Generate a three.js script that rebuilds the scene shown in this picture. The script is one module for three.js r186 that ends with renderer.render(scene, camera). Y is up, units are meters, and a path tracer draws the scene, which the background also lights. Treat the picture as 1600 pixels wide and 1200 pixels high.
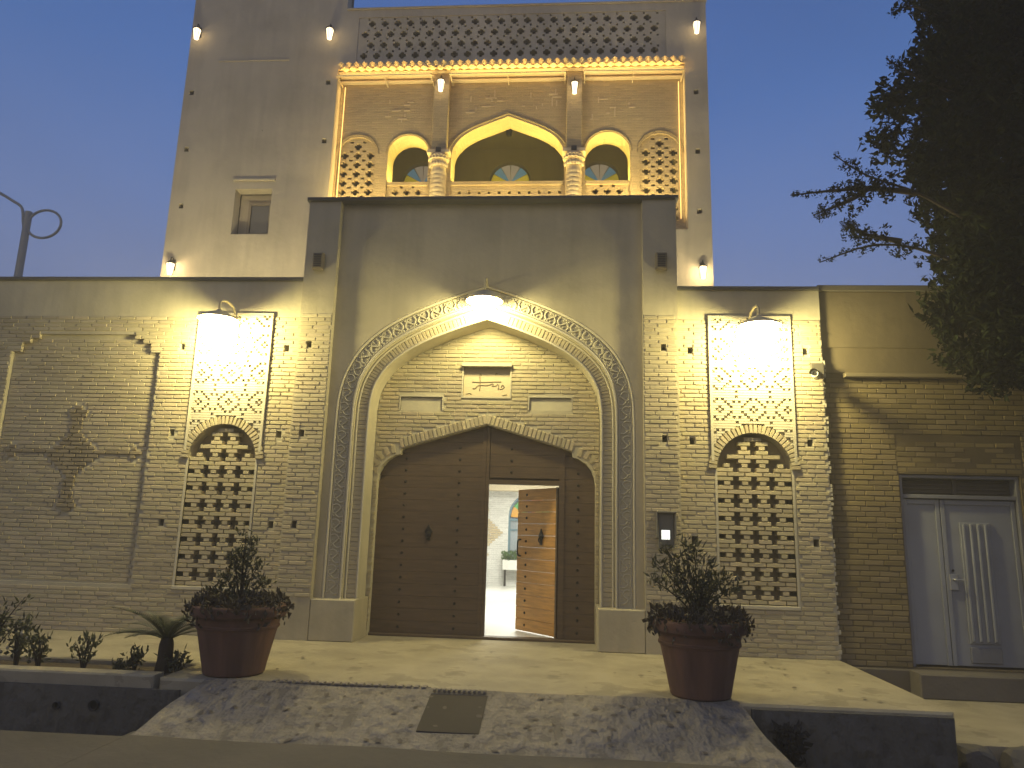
import * as THREE from 'three';
import { mergeGeometries } from 'three/addons/utils/BufferGeometryUtils.js';
import { RectAreaLightUniformsLib } from 'three/addons/lights/RectAreaLightUniformsLib.js';

// ------------------------------------------------------------------ camera, sky, sun, exposure
const scene = new THREE.Scene();
const D2R = Math.PI / 180;
const camera = new THREE.PerspectiveCamera(55.1, 4 / 3, 0.1, 900);
camera.position.set(1.04, 1.3, 9.0);
camera.rotation.order = 'YXZ';
camera.rotation.set(11.5 * D2R, 4.36 * D2R, 1.59 * D2R);
const renderer = new THREE.WebGLRenderer();
renderer.toneMapping = THREE.LinearToneMapping;
renderer.toneMappingExposure = 1.0;
renderer.shadowMap.enabled = true;
RectAreaLightUniformsLib.init();

{ // dusk sky: pale violet grey near the horizon, deep blue overhead
  const W = 256, H = 128, d = new Float32Array(W * H * 4);
  const stops = [[-90, .05, .05, .06], [-4, .10, .11, .15], [0, .235, .285, .50], [12, .215, .285, .535], [22, .145, .236, .525], [32, .08, .18, .48], [45, .045, .11, .33], [90, .035, .07, .19]];
  for (let y = 0; y < H; y++) {
    const el = ((y + .5) / H - .5) * 180;
    let k = 0; while (k < stops.length - 2 && el > stops[k + 1][0]) k++;
    const a = stops[k], b = stops[k + 1]; let t = Math.min(1, Math.max(0, (el - a[0]) / (b[0] - a[0])));
    for (let x = 0; x < W; x++) {
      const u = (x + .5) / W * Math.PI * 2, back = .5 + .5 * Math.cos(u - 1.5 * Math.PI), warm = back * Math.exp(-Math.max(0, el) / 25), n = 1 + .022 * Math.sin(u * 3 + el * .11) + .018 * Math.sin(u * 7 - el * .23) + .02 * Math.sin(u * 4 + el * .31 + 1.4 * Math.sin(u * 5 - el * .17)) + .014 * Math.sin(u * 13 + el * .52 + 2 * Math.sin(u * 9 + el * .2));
      const i = (y * W + x) * 4;
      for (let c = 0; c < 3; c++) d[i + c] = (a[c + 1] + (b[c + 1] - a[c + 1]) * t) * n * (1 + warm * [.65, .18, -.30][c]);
      d[i + 3] = 1;
    }
  }
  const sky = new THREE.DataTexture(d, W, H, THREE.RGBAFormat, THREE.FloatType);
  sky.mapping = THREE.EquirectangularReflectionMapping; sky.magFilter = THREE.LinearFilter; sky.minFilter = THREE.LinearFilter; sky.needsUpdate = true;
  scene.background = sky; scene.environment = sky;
}
const sun = new THREE.DirectionalLight(new THREE.Color().setRGB(1, .79, .46), .40);  // last soft glow of the western sky behind the viewer
sun.position.set(-14, 20, 34); sun.target.position.set(0, 2, 0); sun.castShadow = true; sun.shadow.radius = 70;
Object.assign(sun.shadow.camera, { left: -20, right: 20, top: 20, bottom: -20, near: 1, far: 90 });
scene.add(sun, sun.target);
scene.fog = new THREE.FogExp2(0xfff6e6, 0.011);  // thin haze added to give the lamps a soft glow

// ------------------------------------------------------------------ helpers
function rngOf(seed) { let a = seed >>> 0; return () => { a |= 0; a = a + 0x6D2B79F5 | 0; let t = Math.imul(a ^ a >>> 15, 1 | a); t = t + Math.imul(t ^ t >>> 7, 61 | t) ^ t; return ((t ^ t >>> 14) >>> 0) / 4294967296; }; }
const rnd = rngOf(7);
const V = (x, y, z) => new THREE.Vector3(x, y, z);
const bases = new Map(), counts = {};
function numbered(n) { const c = counts[n] = (counts[n] ?? -1) + 1; return c ? n + '_' + String(c).padStart(3, '0') : n; }
function thing(name, label, category, pos = [0, 0, 0], group) {
  const o = new THREE.Group(); o.name = numbered(name); o.position.set(...pos); bases.set(o, V(...pos));
  o.userData = { label, category }; if (group) o.userData.group = group;
  scene.add(o); return o;
}
const originOf = o => { const b = V(0, 0, 0); while (o && o !== scene) { b.add(o.position); o = o.parent; } return b; };
function shade(m) { m.castShadow = true; m.receiveShadow = true; return m; }
// a part whose geometry is given in world coordinates
function part(parent, name, geo, material, label, kind) {
  const b = originOf(parent); geo.translate(-b.x, -b.y, -b.z);
  const m = shade(new THREE.Mesh(geo, material)); m.name = name; parent.add(m);
  if (label) m.userData.label = label; if (kind) m.userData.kind = kind;
  return m;
}
function structure(name, geo, material) { const m = shade(new THREE.Mesh(geo, material)); m.name = numbered(name); m.userData.kind = 'structure'; scene.add(m); return m; }
function clean(g) {
  g = g.index ? g.toNonIndexed() : g;
  for (const k of Object.keys(g.attributes)) if (!['position', 'normal', 'uv', 'color'].includes(k)) g.deleteAttribute(k);
  if (!g.attributes.uv) g.setAttribute('uv', new THREE.Float32BufferAttribute(new Float32Array(g.attributes.position.count * 2), 2));
  return g;
}
function uvm(g) { // uv in metres by the dominant axis of the normal
  g = clean(g); const p = g.attributes.position, n = g.attributes.normal, u = g.attributes.uv;
  for (let i = 0; i < p.count; i++) {
    const ax = Math.abs(n.getX(i)), ay = Math.abs(n.getY(i)), az = Math.abs(n.getZ(i));
    if (ay > ax && ay > az) u.setXY(i, p.getX(i), p.getZ(i)); else if (ax > az) u.setXY(i, p.getZ(i), p.getY(i)); else u.setXY(i, p.getX(i), p.getY(i));
  }
  return g;
}
const merge = list => mergeGeometries(list.map(clean));
const box = (x0, x1, y0, y1, z0, z1) => uvm(new THREE.BoxGeometry(x1 - x0, y1 - y0, z1 - z0).translate((x0 + x1) / 2, (y0 + y1) / 2, (z0 + z1) / 2));
function bevelBox(x0, x1, y0, y1, z0, z1, b = .008) {
  const s = new THREE.Shape(); s.moveTo(x0 + b, y0 + b); s.lineTo(x1 - b, y0 + b); s.lineTo(x1 - b, y1 - b); s.lineTo(x0 + b, y1 - b); s.closePath();
  return uvm(new THREE.ExtrudeGeometry(s, { depth: z1 - z0 - 2 * b, bevelEnabled: true, bevelThickness: b, bevelSize: b, bevelSegments: 1 }).translate(0, 0, z0 + b));
}
const rectPath = (x0, x1, y0, y1) => { const p = new THREE.Path(); p.moveTo(x0, y0); p.lineTo(x1, y0); p.lineTo(x1, y1); p.lineTo(x0, y1); p.closePath(); return p; };
function shapeOf(pts) { const s = new THREE.Shape(); pts.forEach(([x, y], i) => i ? s.lineTo(x, y) : s.moveTo(x, y)); s.closePath(); return s; }
function pathOf(pts) { const s = new THREE.Path(); pts.forEach(([x, y], i) => i ? s.lineTo(x, y) : s.moveTo(x, y)); s.closePath(); return s; }
const slab = (shape, z0, z1) => uvm(new THREE.ExtrudeGeometry(shape, { depth: z1 - z0, bevelEnabled: false, curveSegments: 24 }).translate(0, 0, z0));
function tube(pts, r, seg = 24, rad = 6, closed = false) { return clean(new THREE.TubeGeometry(new THREE.CatmullRomCurve3(pts.map(p => V(...p)), closed), seg, r, rad, closed)); }
function taperTube(pts, r0, r1, seg = 16, rad = 7) {
  const c = new THREE.CatmullRomCurve3(pts.map(p => V(...p))), g = new THREE.TubeGeometry(c, seg, 1, rad, false), p = g.attributes.position;
  for (let i = 0; i <= seg; i++) { const q = c.getPointAt(i / seg), r = r0 + (r1 - r0) * i / seg; for (let j = 0; j <= rad; j++) { const k = i * (rad + 1) + j; p.setXYZ(k, q.x + (p.getX(k) - q.x) * r, q.y + (p.getY(k) - q.y) * r, q.z + (p.getZ(k) - q.z) * r); } }
  return clean(g);
}
const lathe = (pts, seg = 28) => clean(new THREE.LatheGeometry(pts.map(p => new THREE.Vector2(...p)), seg));

// ------------------------------------------------------------------ textures (tileable value noise)
function noiseTile(N, base, oct, seed, sx = 1, sy = 1) {
  const out = new Float32Array(N * N); let amp = 1, tot = 0, f = base;
  for (let o = 0; o < oct; o++) {
    const r = rngOf(seed * 97 + o * 31 + 5), gx = f * sx, gy = f * sy, g = new Float32Array(gx * gy).map(() => r());
    for (let y = 0; y < N; y++) for (let x = 0; x < N; x++) {
      const u = x / N * gx, v = y / N * gy, i = u | 0, j = v | 0; let a = u - i, b = v - j; a = a * a * (3 - 2 * a); b = b * b * (3 - 2 * b);
      const i1 = (i + 1) % gx, j1 = (j + 1) % gy;
      out[y * N + x] += amp * ((g[j * gx + i] * (1 - a) + g[j * gx + i1] * a) * (1 - b) + (g[j1 * gx + i] * (1 - a) + g[j1 * gx + i1] * a) * b);
    }
    tot += amp; amp *= .55; f *= 2;
  }
  return out.map(v => v / tot);
}
function grayTex(N, f, rep = 1) { // f(x, y) -> 0..1 multiplier
  const d = new Uint8Array(N * N * 4);
  for (let y = 0; y < N; y++) for (let x = 0; x < N; x++) { const v = f(x, y), i = (y * N + x) * 4; const c = Array.isArray(v) ? v : [v, v, v]; for (let k = 0; k < 3; k++) d[i + k] = Math.max(0, Math.min(255, c[k] * 255)); d[i + 3] = 255; }
  const t = new THREE.DataTexture(d, N, N); t.wrapS = t.wrapT = THREE.RepeatWrapping; t.magFilter = THREE.LinearFilter; t.minFilter = THREE.LinearMipmapLinearFilter; t.generateMipmaps = true; t.repeat.set(rep, rep); t.needsUpdate = true; return t;
}
const nA = noiseTile(512, 4, 7, 1), nB = noiseTile(512, 8, 6, 2), nC = noiseTile(512, 3, 5, 3);
const nV = noiseTile(512, 3, 5, 41, 10, 1);
const plasterTex = grayTex(512, (x, y) => { const i = y * 512 + x; return .84 + .34 * (nA[i] - .5) + .30 * (nC[i] - .5) + .20 * (nV[i] - .5) + .10 * (nB[i] - .5); }, 1 / 2.7);
const plasterBump = grayTex(512, (x, y) => .6 * nA[y * 512 + x] + .4 * nB[y * 512 + x], 1 / 1.1);
const fineBump = grayTex(512, (x, y) => nB[y * 512 + x], 1 / .5);
const stoneTex = grayTex(512, (x, y) => { const a = nA[y * 512 + x], b = nB[(y * 512 + x * 1) % 262144]; let v = .82 + .5 * (a - .5) + .3 * (b - .5); const s = nB[((511 - y) * 512 + x)]; if (s > .66) v *= .8; return [v, v * .985, v * .96]; }, 1 / 1.9);
const stainTex = grayTex(512, (x, y) => { const a = nC[y * 512 + x], b = nA[y * 512 + x]; let v = .78 + .7 * (a - .5) + .45 * (b - .5); return v; }, 1 / 3.1);
const nR = noiseTile(512, 16, 4, 21), nS = noiseTile(512, 10, 3, 33, 3, 1);
const pebble = (x, y) => { const v = nR[y * 512 + x] * .6 + nS[y * 512 + x] * .4; return Math.max(0, Math.min(1, (v - .34) * 3)); };
const roughTex = grayTex(512, (x, y) => { const a = nA[y * 512 + x], b = pebble(x, y), c = nB[y * 512 + x]; let v = .72 + .42 * (a - .5) + .2 * b + .22 * (c - .5); if (b < .1) v *= .8; return [v, v * .985, v * .955]; }, 1 / 1.6);
const roughBump = grayTex(512, (x, y) => pebble(x, y) * .8 + .2 * nB[y * 512 + x], 1 / 1.6);
const potTex = grayTex(512, (x, y) => { const i = y * 512 + x, h = y / 512; let v = .62 + .7 * (nA[i] - .5) + .5 * (nB[i] - .5), s = Math.max(0, nC[i] - .52) * 2.2 + Math.max(0, .25 - h) * 1.2; return [v + s * .5, v + s * .7, v + s * .85]; }, 1); potTex.repeat.set(3, 1);
const nW = noiseTile(512, 4, 6, 9, 1, 12);
const woodTex = grayTex(512, (x, y) => { const v = .72 + .55 * (nW[y * 512 + x] - .5) + .16 * (nA[y * 512 + x] - .5); return [v, v * .97, v * .93]; }, 1 / .8);
const farBrick = (() => { // coursed brickwork too far away to tell apart
  const N = 512, r = rngOf(55), tones = Array.from({ length: 16 * 4 }, () => r());
  return { map: grayTex(N, (x, y) => { const row = y >> 5, xx = (x + (row & 1) * 64) % N, k = xx >> 7, jx = xx & 127, jy = y & 31; const j = jy < 6 || jx < 8; return (j ? .98 : .76 + .16 * tones[row * 4 + k]) + .1 * (nB[y * N + x] - .5); }, 1 / .84), bump: grayTex(N, (x, y) => { const row = y >> 5, xx = (x + (row & 1) * 64) % N; return ((y & 31) < 6 || (xx & 127) < 8) ? .1 : .75 + .2 * nB[y * N + x]; }, 1 / .84) };
})();
function mat(rgb, o = {}) {
  const { physical, ...rest } = o; const m = physical ? new THREE.MeshPhysicalMaterial({ roughness: .9, ...rest }) : new THREE.MeshStandardMaterial({ roughness: .9, ...rest });
  m.color.setRGB(...rgb); return m;
}
const plaster = rgb => mat(rgb, { map: plasterTex, bumpMap: plasterBump, bumpScale: .012, roughness: .95 });
const M = {
  mortar: mat([.50, .45, .32], { map: plasterTex, bumpMap: fineBump, bumpScale: .003 }),
  plasterGate: plaster([.46, .405, .28]),
  plasterHouse: plaster([.50, .435, .325]),
  coping: mat([.10, .095, .085]),
  stucco: mat([.50, .455, .33], { bumpMap: fineBump, bumpScale: .003 }),
  stuccoDeep: mat([.50, .45, .31], { map: plasterTex }),
  edgeBrick: mat([.56, .51, .39], { map: plasterTex }),
  darkVoid: mat([.10, .085, .065]),  // dark brown standing in for the shade inside holes and gaps
  wood: mat([.135, .09, .05], { map: woodTex, roughness: .55, bumpMap: woodTex, bumpScale: .002 }),
  woodWarm: mat([.68, .35, .065], { map: woodTex, roughness: .45, bumpMap: woodTex, bumpScale: .002 }),
  iron: mat([.03, .027, .024], { metalness: .6, roughness: .5 }),
  stone: mat([.39, .345, .245], { map: stoneTex, bumpMap: fineBump, bumpScale: .004 }),
  concrete: mat([.29, .258, .215], { map: roughTex, bumpMap: roughBump, bumpScale: .03 }),
  asphalt: mat([.125, .108, .088], { map: stainTex, bumpMap: fineBump, bumpScale: .006 }),
  ditch: mat([.12, .113, .098], { map: roughTex, bumpMap: roughBump, bumpScale: .02, roughness: .8 }),
  soil: mat([.075, .055, .035], { map: stoneTex, bumpMap: fineBump, bumpScale: .02 }),
  white: mat([.82, .82, .78], { map: farBrick.map, bumpMap: farBrick.bump, bumpScale: .004 }),
  floorWhite: mat([.74, .74, .70], { roughness: .35, bumpMap: fineBump, bumpScale: .001 }),
  terracotta: mat([.17, .088, .058], { map: potTex, roughness: .95, bumpMap: potTex, bumpScale: .006 }),
  loggia: mat([.52, .41, .24], { map: farBrick.map, bumpMap: farBrick.bump, bumpScale: .012 }),
  warmStone: mat([.60, .50, .33], { bumpMap: fineBump, bumpScale: .002 }),
  darkMetal: mat([.035, .033, .03], { metalness: .7, roughness: .45 }),
  paleMetal: mat([.42, .37, .25], { roughness: .6 }),
  glow: new THREE.MeshStandardMaterial({ color: 0xfff2d0, emissive: new THREE.Color().setRGB(1, .82, .5), emissiveIntensity: 14, roughness: .6 }),
  glowSmall: new THREE.MeshStandardMaterial({ color: 0xfff2d0, emissive: new THREE.Color().setRGB(1, .78, .48), emissiveIntensity: 3.2, roughness: .6 }),
  led: new THREE.MeshStandardMaterial({ color: 0xffe0a0, emissive: new THREE.Color().setRGB(1, .6, .16), emissiveIntensity: 2.2, roughness: .6 }),
  ledYellow: new THREE.MeshStandardMaterial({ color: 0xffeeb0, emissive: new THREE.Color().setRGB(1, .8, .26), emissiveIntensity: 2, roughness: .6 }),
  panelLight: new THREE.MeshStandardMaterial({ color: 0xffffff, emissive: new THREE.Color().setRGB(1, .97, .86), emissiveIntensity: 4, roughness: .6 }),
};
const BRICK = [.84, .90, .95, 1, 1.03, 1.07, 1.12, .87].map((k, i) => mat([.43 * k, (.368 + (i % 3 - 1) * .006) * k, (.235 + (i % 2) * .012) * k], { roughness: .92, bumpMap: fineBump, bumpScale: .002 }));
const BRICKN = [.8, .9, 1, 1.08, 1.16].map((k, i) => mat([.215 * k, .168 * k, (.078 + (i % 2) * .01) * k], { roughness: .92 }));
const DARKBRICK = [.85, 1, 1.1].map(k => mat([.27 * k, .222 * k, .145 * k]));
function lamp(l, pos, soft = 1) { l.position.set(...pos); l.castShadow = true; l.shadow.radius = soft; scene.add(l); return l; }
const point = (pos, cd, rgb, soft) => lamp(new THREE.PointLight(new THREE.Color().setRGB(...rgb), cd, 0, 2), pos, soft);
function area(pos, w, h, towards, nits, rgb) { const l = new THREE.RectAreaLight(new THREE.Color().setRGB(...rgb), nits, w, h); l.position.set(...pos); l.lookAt(pos[0] + towards[0], pos[1] + towards[1], pos[2] + towards[2]); scene.add(l); return l; }

// ------------------------------------------------------------------ brick laying
const unitBrick = (() => { // bevelled front, depth along z, front at z = 1
  const cx = .016, cy = .085, cz = .12, F = [[-.5 + cx, -.5 + cy, 1], [.5 - cx, -.5 + cy, 1], [.5 - cx, .5 - cy, 1], [-.5 + cx, .5 - cy, 1]], S = [[-.5, -.5, 1 - cz], [.5, -.5, 1 - cz], [.5, .5, 1 - cz], [-.5, .5, 1 - cz]], B = S.map(p => [p[0], p[1], 0]);
  const q = [], quad = (a, b, c, d) => q.push(...a, ...b, ...c, ...a, ...c, ...d);
  quad(F[0], F[1], F[2], F[3]); for (let i = 0; i < 4; i++) { const j = (i + 1) % 4; quad(S[i], S[j], F[j], F[i]); quad(B[i], B[j], S[j], S[i]); }
  const g = new THREE.BufferGeometry(); g.setAttribute('position', new THREE.Float32BufferAttribute(q, 3)); g.computeVertexNormals(); g.setAttribute('uv', new THREE.Float32BufferAttribute(q.filter((_, i) => i % 3 !== 2).map(v => v * .2), 2)); return g;
})();
// lay courses over x0..x1, y0..y1 wherever ok(x, y); returns brick boxes
function courses(x0, x1, y0, y1, ok, o = {}) {
  const L = o.L ?? .205, H = o.H ?? .041, J = o.J ?? .0115, list = [];
  let row = o.row ?? 0;
  for (let y = y0; y + H < y1; y += H + J, row++) {
    let run = null; const runs = [];
    for (let x = x0; x <= x1 + 1e-6; x += .01) {
      const k = x <= x1 - .005 && ok(x, y + .003) && ok(x, y + H - .003) && ok(x, y + H / 2);
      if (k && run === null) run = x; if ((!k || x + .01 > x1 + 1e-6) && run !== null) { runs.push([run, x]); run = null; }
    }
    for (const [a, b] of runs) {
      const off = ((row % 2) * .5 + (row % 5 === 3 ? .25 : 0)) * (L + J) + (rnd() - .5) * .02;
      let x = Math.floor((a - off) / (L + J)) * (L + J) + off;
      for (; x < b; x += L + J) { const p = Math.max(a, x), q = Math.min(b, x + L); if (q - p > .03) list.push({ x: (p + q) / 2, y: y + H / 2, w: q - p - rnd() * .006, h: H * (.94 + rnd() * .08), z: o.z ?? 0, out: (o.out ?? .011) + (rnd() - .5) * .008, tilt: (rnd() - .5) * .016 }); }
    }
  }
  return list;
}
const brickMatrix = (b, base) => new THREE.Matrix4().compose(V(b.x - base.x, b.y - base.y, b.z - .03 - base.z), new THREE.Quaternion().setFromEuler(new THREE.Euler(0, 0, b.tilt)), V(b.w, b.h, .03 + b.out));
const rank = mats => mats.map((m, i) => [m.color.r, i]).sort((a, b) => a[0] - b[0]).map(v => v[1]); // dark to light
function layBricks(parent, list, most, mats = BRICK) {
  const base = originOf(parent), cam = camera.position, m4 = b => brickMatrix(b, base);
  const inView = b => b.x > -6.9 && b.x < 6.6;
  list.forEach(b => { b.size = inView(b) ? b.w * b.h / ((b.x - cam.x) ** 2 + (b.y - cam.y) ** 2 + (b.z - cam.z) ** 2) : 0; const q = .5 + .22 * Math.sin(b.x * 2.3 + 1.7 * Math.sin(b.y * 1.9)) + .2 * Math.sin(b.y * 3.1 + 2 * Math.sin(b.x * 1.3 + 1)), w = (q * .55 + rnd() * .75 - .12) * mats.length; b.t = rank(mats)[Math.max(0, Math.min(mats.length - 1, Math.floor(w)))]; });
  const sorted = [...list].sort((a, b) => b.size - a.size), rest = mats.map(() => []);
  sorted.forEach((b, i) => {
    if (i < most) { const m = shade(new THREE.Mesh(unitBrick, mats[b.t])); m.name = 'brick'; m.applyMatrix4(m4(b)); parent.add(m); }
    else rest[b.t].push(unitBrick.clone().applyMatrix4(m4(b)));
  });
  // the remaining bricks of the wall: one piece of brickwork, tones kept as vertex colours
  const all = [];
  rest.forEach((gs, t) => gs.forEach(g => { const c = mats[t].color, n = g.attributes.position.count, a = new Float32Array(n * 3); for (let i = 0; i < n; i++) { a[i * 3] = c.r; a[i * 3 + 1] = c.g; a[i * 3 + 2] = c.b; } g.setAttribute('color', new THREE.BufferAttribute(a, 3)); all.push(g); }));
  if (all.length) { const m = shade(new THREE.Mesh(mergeGeometries(all), mat([1, 1, 1], { vertexColors: true, bumpMap: fineBump, bumpScale: .002 }))); m.name = 'brickwork'; m.userData.kind = 'stuff'; parent.add(m); }
}

// ------------------------------------------------------------------ ground, pavement, ditch, road
structure('ground', box(-300, 300, -1.0, -.85, -300, 300), M.ditch);
structure('road', merge([bevelBox(-80, -2.14, -.84, -.22, 3.42, 70, .03), bevelBox(2.62, 80, -.84, -.22, 3.36, 70, .03), box(-2.16, 2.64, -.84, -.222, 3.3, 70)]), M.asphalt);
structure('pavement', bevelBox(-2.44, 4.15, -.84, 0, -14, 2.5, .02), M.stone);
structure('pavement', bevelBox(-60, -2.443, -.84, -.002, -14, 1.75, .012), M.stone);
structure('pavement', box(4.153, 40, -.84, -.33, -14, 2.1), M.stone);
structure('soil_bed', box(-60, -2.45, -.84, -.05, 1.752, 2.37), M.soil);
{
  const kerb = new THREE.Group(); kerb.name = 'kerb'; kerb.userData.kind = 'structure'; scene.add(kerb);
  [-60, -10.2, -8.1, -6.05, -4.02].forEach((x, i, a) => part(kerb, 'kerb_stone', bevelBox(x, (a[i + 1] ?? -2.445) - .012, -.84, .03 - .006 * (i % 2), 2.372, 2.56 - .004 * (i % 3), .015), M.stone));
}
structure('ditch', merge([box(-60, -2.05, -.845, -.80, 2.5, 3.4), box(2.46, 40, -.845, -.80, 2.1, 3.4), box(-60, -2.2, -.84, -.075, 2.562, 2.585), box(2.56, 4.13, -.84, -.035, 2.502, 2.53)]), M.ditch);
{ // concrete ramp bridging the ditch
  const g = new THREE.PlaneGeometry(1, 1, 40, 16), p = g.attributes.position;
  for (let i = 0; i < p.count; i++) { const u = p.getX(i) + .5, v = .5 - p.getY(i), z = 2.47 + v * .98; const e = v, xl = -2.03 - .11 * v + .012 * Math.sin(v * 9), xr = 2.46 + .17 * v + .015 * Math.sin(v * 7 + 1); p.setXYZ(i, xl + (xr - xl) * u, .006 - .236 * e + .004 * Math.sin(u * 17 + v * 5), z); }
  g.computeVertexNormals();
  structure('ramp', merge([uvm(g), box(-2.0, 2.44, -.8, -.24, 2.5, 3.35), box(-2.06, -2.0, -.5, -.24, 2.5, 3.42), box(2.46, 2.56, -.5, -.24, 2.5, 3.42)]), M.concrete);
}

// ------------------------------------------------------------------ garden wall with lattice niches
const arcPts = (cx, cy, r, n = 20, a0 = 0, a1 = Math.PI) => Array.from({ length: n + 1 }, (_, i) => { const a = a0 + (a1 - a0) * i / n; return [cx + Math.cos(a) * r, cy + Math.sin(a) * r]; });
const nicheOutline = (cx, w, y0, spring) => [[cx - w, y0], [cx + w, y0], ...arcPts(cx, spring, w)];
const HOLE = (x, y) => [x - .032, x + .032, y - .043, y + .043];
const inR = (x, y, r, m = 0) => x > r[0] - m && x < r[1] + m && y > r[2] - m && y < r[3] + m;
const NW = .435, NY0 = .57, NS = 2.13, NPY = 4.0; // niche half width, bottom, spring, top of pattern panel
function wallSection(cx, x0, x1, top, label, holes, panel) {
  const w = thing('garden_wall', label, 'wall', [(x0 + x1) / 2, 0, -.2]);
  const holeRects = holes.map(h => HOLE(...h));
  const outline = panel ? [[x0, 0], [x1, 0], [x1, top - .05], [x0, top - .05]] : [[x0, 0], [x1, 0], [x1, top - .05], [x0, top - .05]];
  const s = shapeOf(outline); s.holes.push(pathOf(nicheOutline(cx, NW, NY0, NS)), ...holeRects.map(r => rectPath(...r)));
  const pr = [cx - .47, cx + .47, NS + .1, NPY]; // pattern panel is set back a little
  let ok = (x, y) => y < 4.02 && !holeRects.some(r => inR(x, y, r, .004)) && !(x > cx - NW - .035 && x < cx + NW + .035 && y > NY0 - .03 && y < NS + .05) && !inR(x, y, [cx - .5, cx + .5, NS - .02, NPY + .03]);
  const base = ok; let extra = [];
  if (panel) {
    s.holes.push(pathOf(panel.pts));
    part(w, 'recessed_panel', slab(shapeOf(panel.pts.map(([x, y]) => [x, y])), -.3, -.055), M.mortar);
    const inPanel = (x, y, m) => x > panel.x0 - m && x < panel.x1 + m && y > panel.y0 - m && y < panel.y1 + m && !panel.cut(x, y, m);
    ok = (x, y) => base(x, y) && !inPanel(x, y, .012);
    extra = courses(panel.x0 + .03, panel.x1 - .03, panel.y0 + .03, panel.y1 - .02, (x, y) => inPanel(x, y, -.02) && !panel.motif(x, y, .004), { z: -.055 });
    const mot = courses(panel.x0, panel.x1, panel.y0 + .03, panel.y1 - .02, (x, y) => panel.motif(x, y, 0), { z: -.055, out: .026, L: .15 });
    const mg = new THREE.Group(); mg.name = 'brick_motif'; mg.userData.label = 'stepped diamond motif of darker raised bricks'; w.add(mg); const mb = originOf(mg);
    mot.forEach((b, k) => { const m = shade(new THREE.Mesh(unitBrick, DARKBRICK[(k * 7) % 3])); m.name = 'brick'; m.applyMatrix4(brickMatrix(b, mb)); mg.add(m); });
  }
  part(w, 'wall_core', box(x0, x1, 0, top - .06, -.6, -.34), M.mortar);
  part(w, 'wall_face', slab(s, -.34, 0), M.mortar);
  part(w, 'coping', bevelBox(x0, x1, top - .05, top, -.62, .035, .01), M.coping);
  layBricks(w, [...courses(Math.max(x0, -9) + .006, x1 - .006, .004, 4.05, ok), ...extra], 210);
  // lattice of bricks
  const lat = new THREE.Group(); lat.name = 'lattice_screen'; w.add(lat);
  const lb = originOf(lat), inN = (x, y) => Math.abs(x - cx) < NW - .002 && y > NY0 && (y < NS || Math.hypot(x - cx, y - NS) < NW - .002);
  const C = .0525, P = .21, put = (x, y, wd, h) => { if (![[-1, -1], [1, -1], [-1, 1], [1, 1]].every(([a, b]) => inN(x + a * wd * .47, y + b * h * .4))) return; const t = Math.floor(rnd() * BRICK.length), m = shade(new THREE.Mesh(unitBrick, BRICK[t])); m.name = 'brick'; m.position.set(x - lb.x, y - lb.y, -.135 - lb.z); m.scale.set(wd, h, .12 + rnd() * .006); m.rotation.z = (rnd() - .5) * .015; lat.add(m); };
  for (let r = 0, y = NY0 + .005; y < NS + NW; r++, y += C) {
    const k = r % 4, hh = C - .006;
    if (k === 0) for (let i = -2; i <= 2; i++) { const a = Math.max(cx - NW + .001, cx + (i - .5) * P + .004), b = Math.min(cx + NW - .001, cx + (i + .5) * P - .004); if (b > a) put((a + b) / 2, y + C / 2, b - a, hh); }
    else for (let i = -2; i <= 1; i++) {
      const x = cx + (i + .5) * P, s = i === -2 ? -1 : i === 1 ? 1 : 0;
      if (k === 2) { put(x, y + C / 2, .07, hh); if (s) put(cx + s * (NW - .016), y + C / 2, .03, hh); }
      else if (s) { const a = cx + s * (.5 * P + .032 + .105), b = cx + s * (NW - .002); put((a + b) / 2 , y + C / 2, Math.abs(b - a), hh); }
      else put(x, y + C / 2, .146, hh);
    }
  }
  part(w, 'niche_back', box(cx - NW + .001, cx + NW - .001, NY0 + .001, NS + NW - .02, -.30, -.17), mat([.40, .335, .215], { map: plasterTex }));
  // brick arch above the lattice
  for (let i = 0, n = 30; i < n; i++) { const a = Math.PI * (i + .5) / n, m = shade(new THREE.Mesh(unitBrick, BRICK[(i * 5) % 8])); m.name = 'voussoir'; const r = NW + .052; m.position.set(cx + Math.cos(a) * r - w.position.x, NS + Math.sin(a) * r - w.position.y, -.03 - w.position.z); m.rotation.z = a; m.scale.set(.1, .041, .068); w.add(m); }
  part(w, 'niche_edging', merge([box(cx - NW - .028, cx - NW, NY0 - .02, NS, -.1, .015), box(cx + NW, cx + NW + .028, NY0 - .02, NS, -.1, .015), bevelBox(cx - NW - .03, cx + NW + .03, NY0 - .045, NY0 - .002, -.15, .022, .006)]), M.edgeBrick);
  part(w, 'panel_edging', merge([box(cx - .5, cx - .468, NS + .09, NPY, -.02, .04), box(cx + .468, cx + .5, NS + .09, NPY, -.02, .04), box(cx - .5, cx + .5, NPY, NPY + .03, -.02, .038)]), M.edgeBrick);
  // geometric relief of raised header faces
  const cells = [], cw = .0335, ch = .0315, nx = 28, ny = Math.floor((NPY - NS - .02) / ch);
  const dark = (i, j) => { const a = Math.abs(((i + 6 + 1200) % 12) - 6), b = Math.abs(((j + 6 + 1200) % 12) - 6), s1 = a + b, s2 = 12 - s1; return s1 === 1 || (s1 === 5 && a > 0 && b > 0) || (s2 === 1 && b < 6) || (a === 5 && b === 3); };
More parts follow.
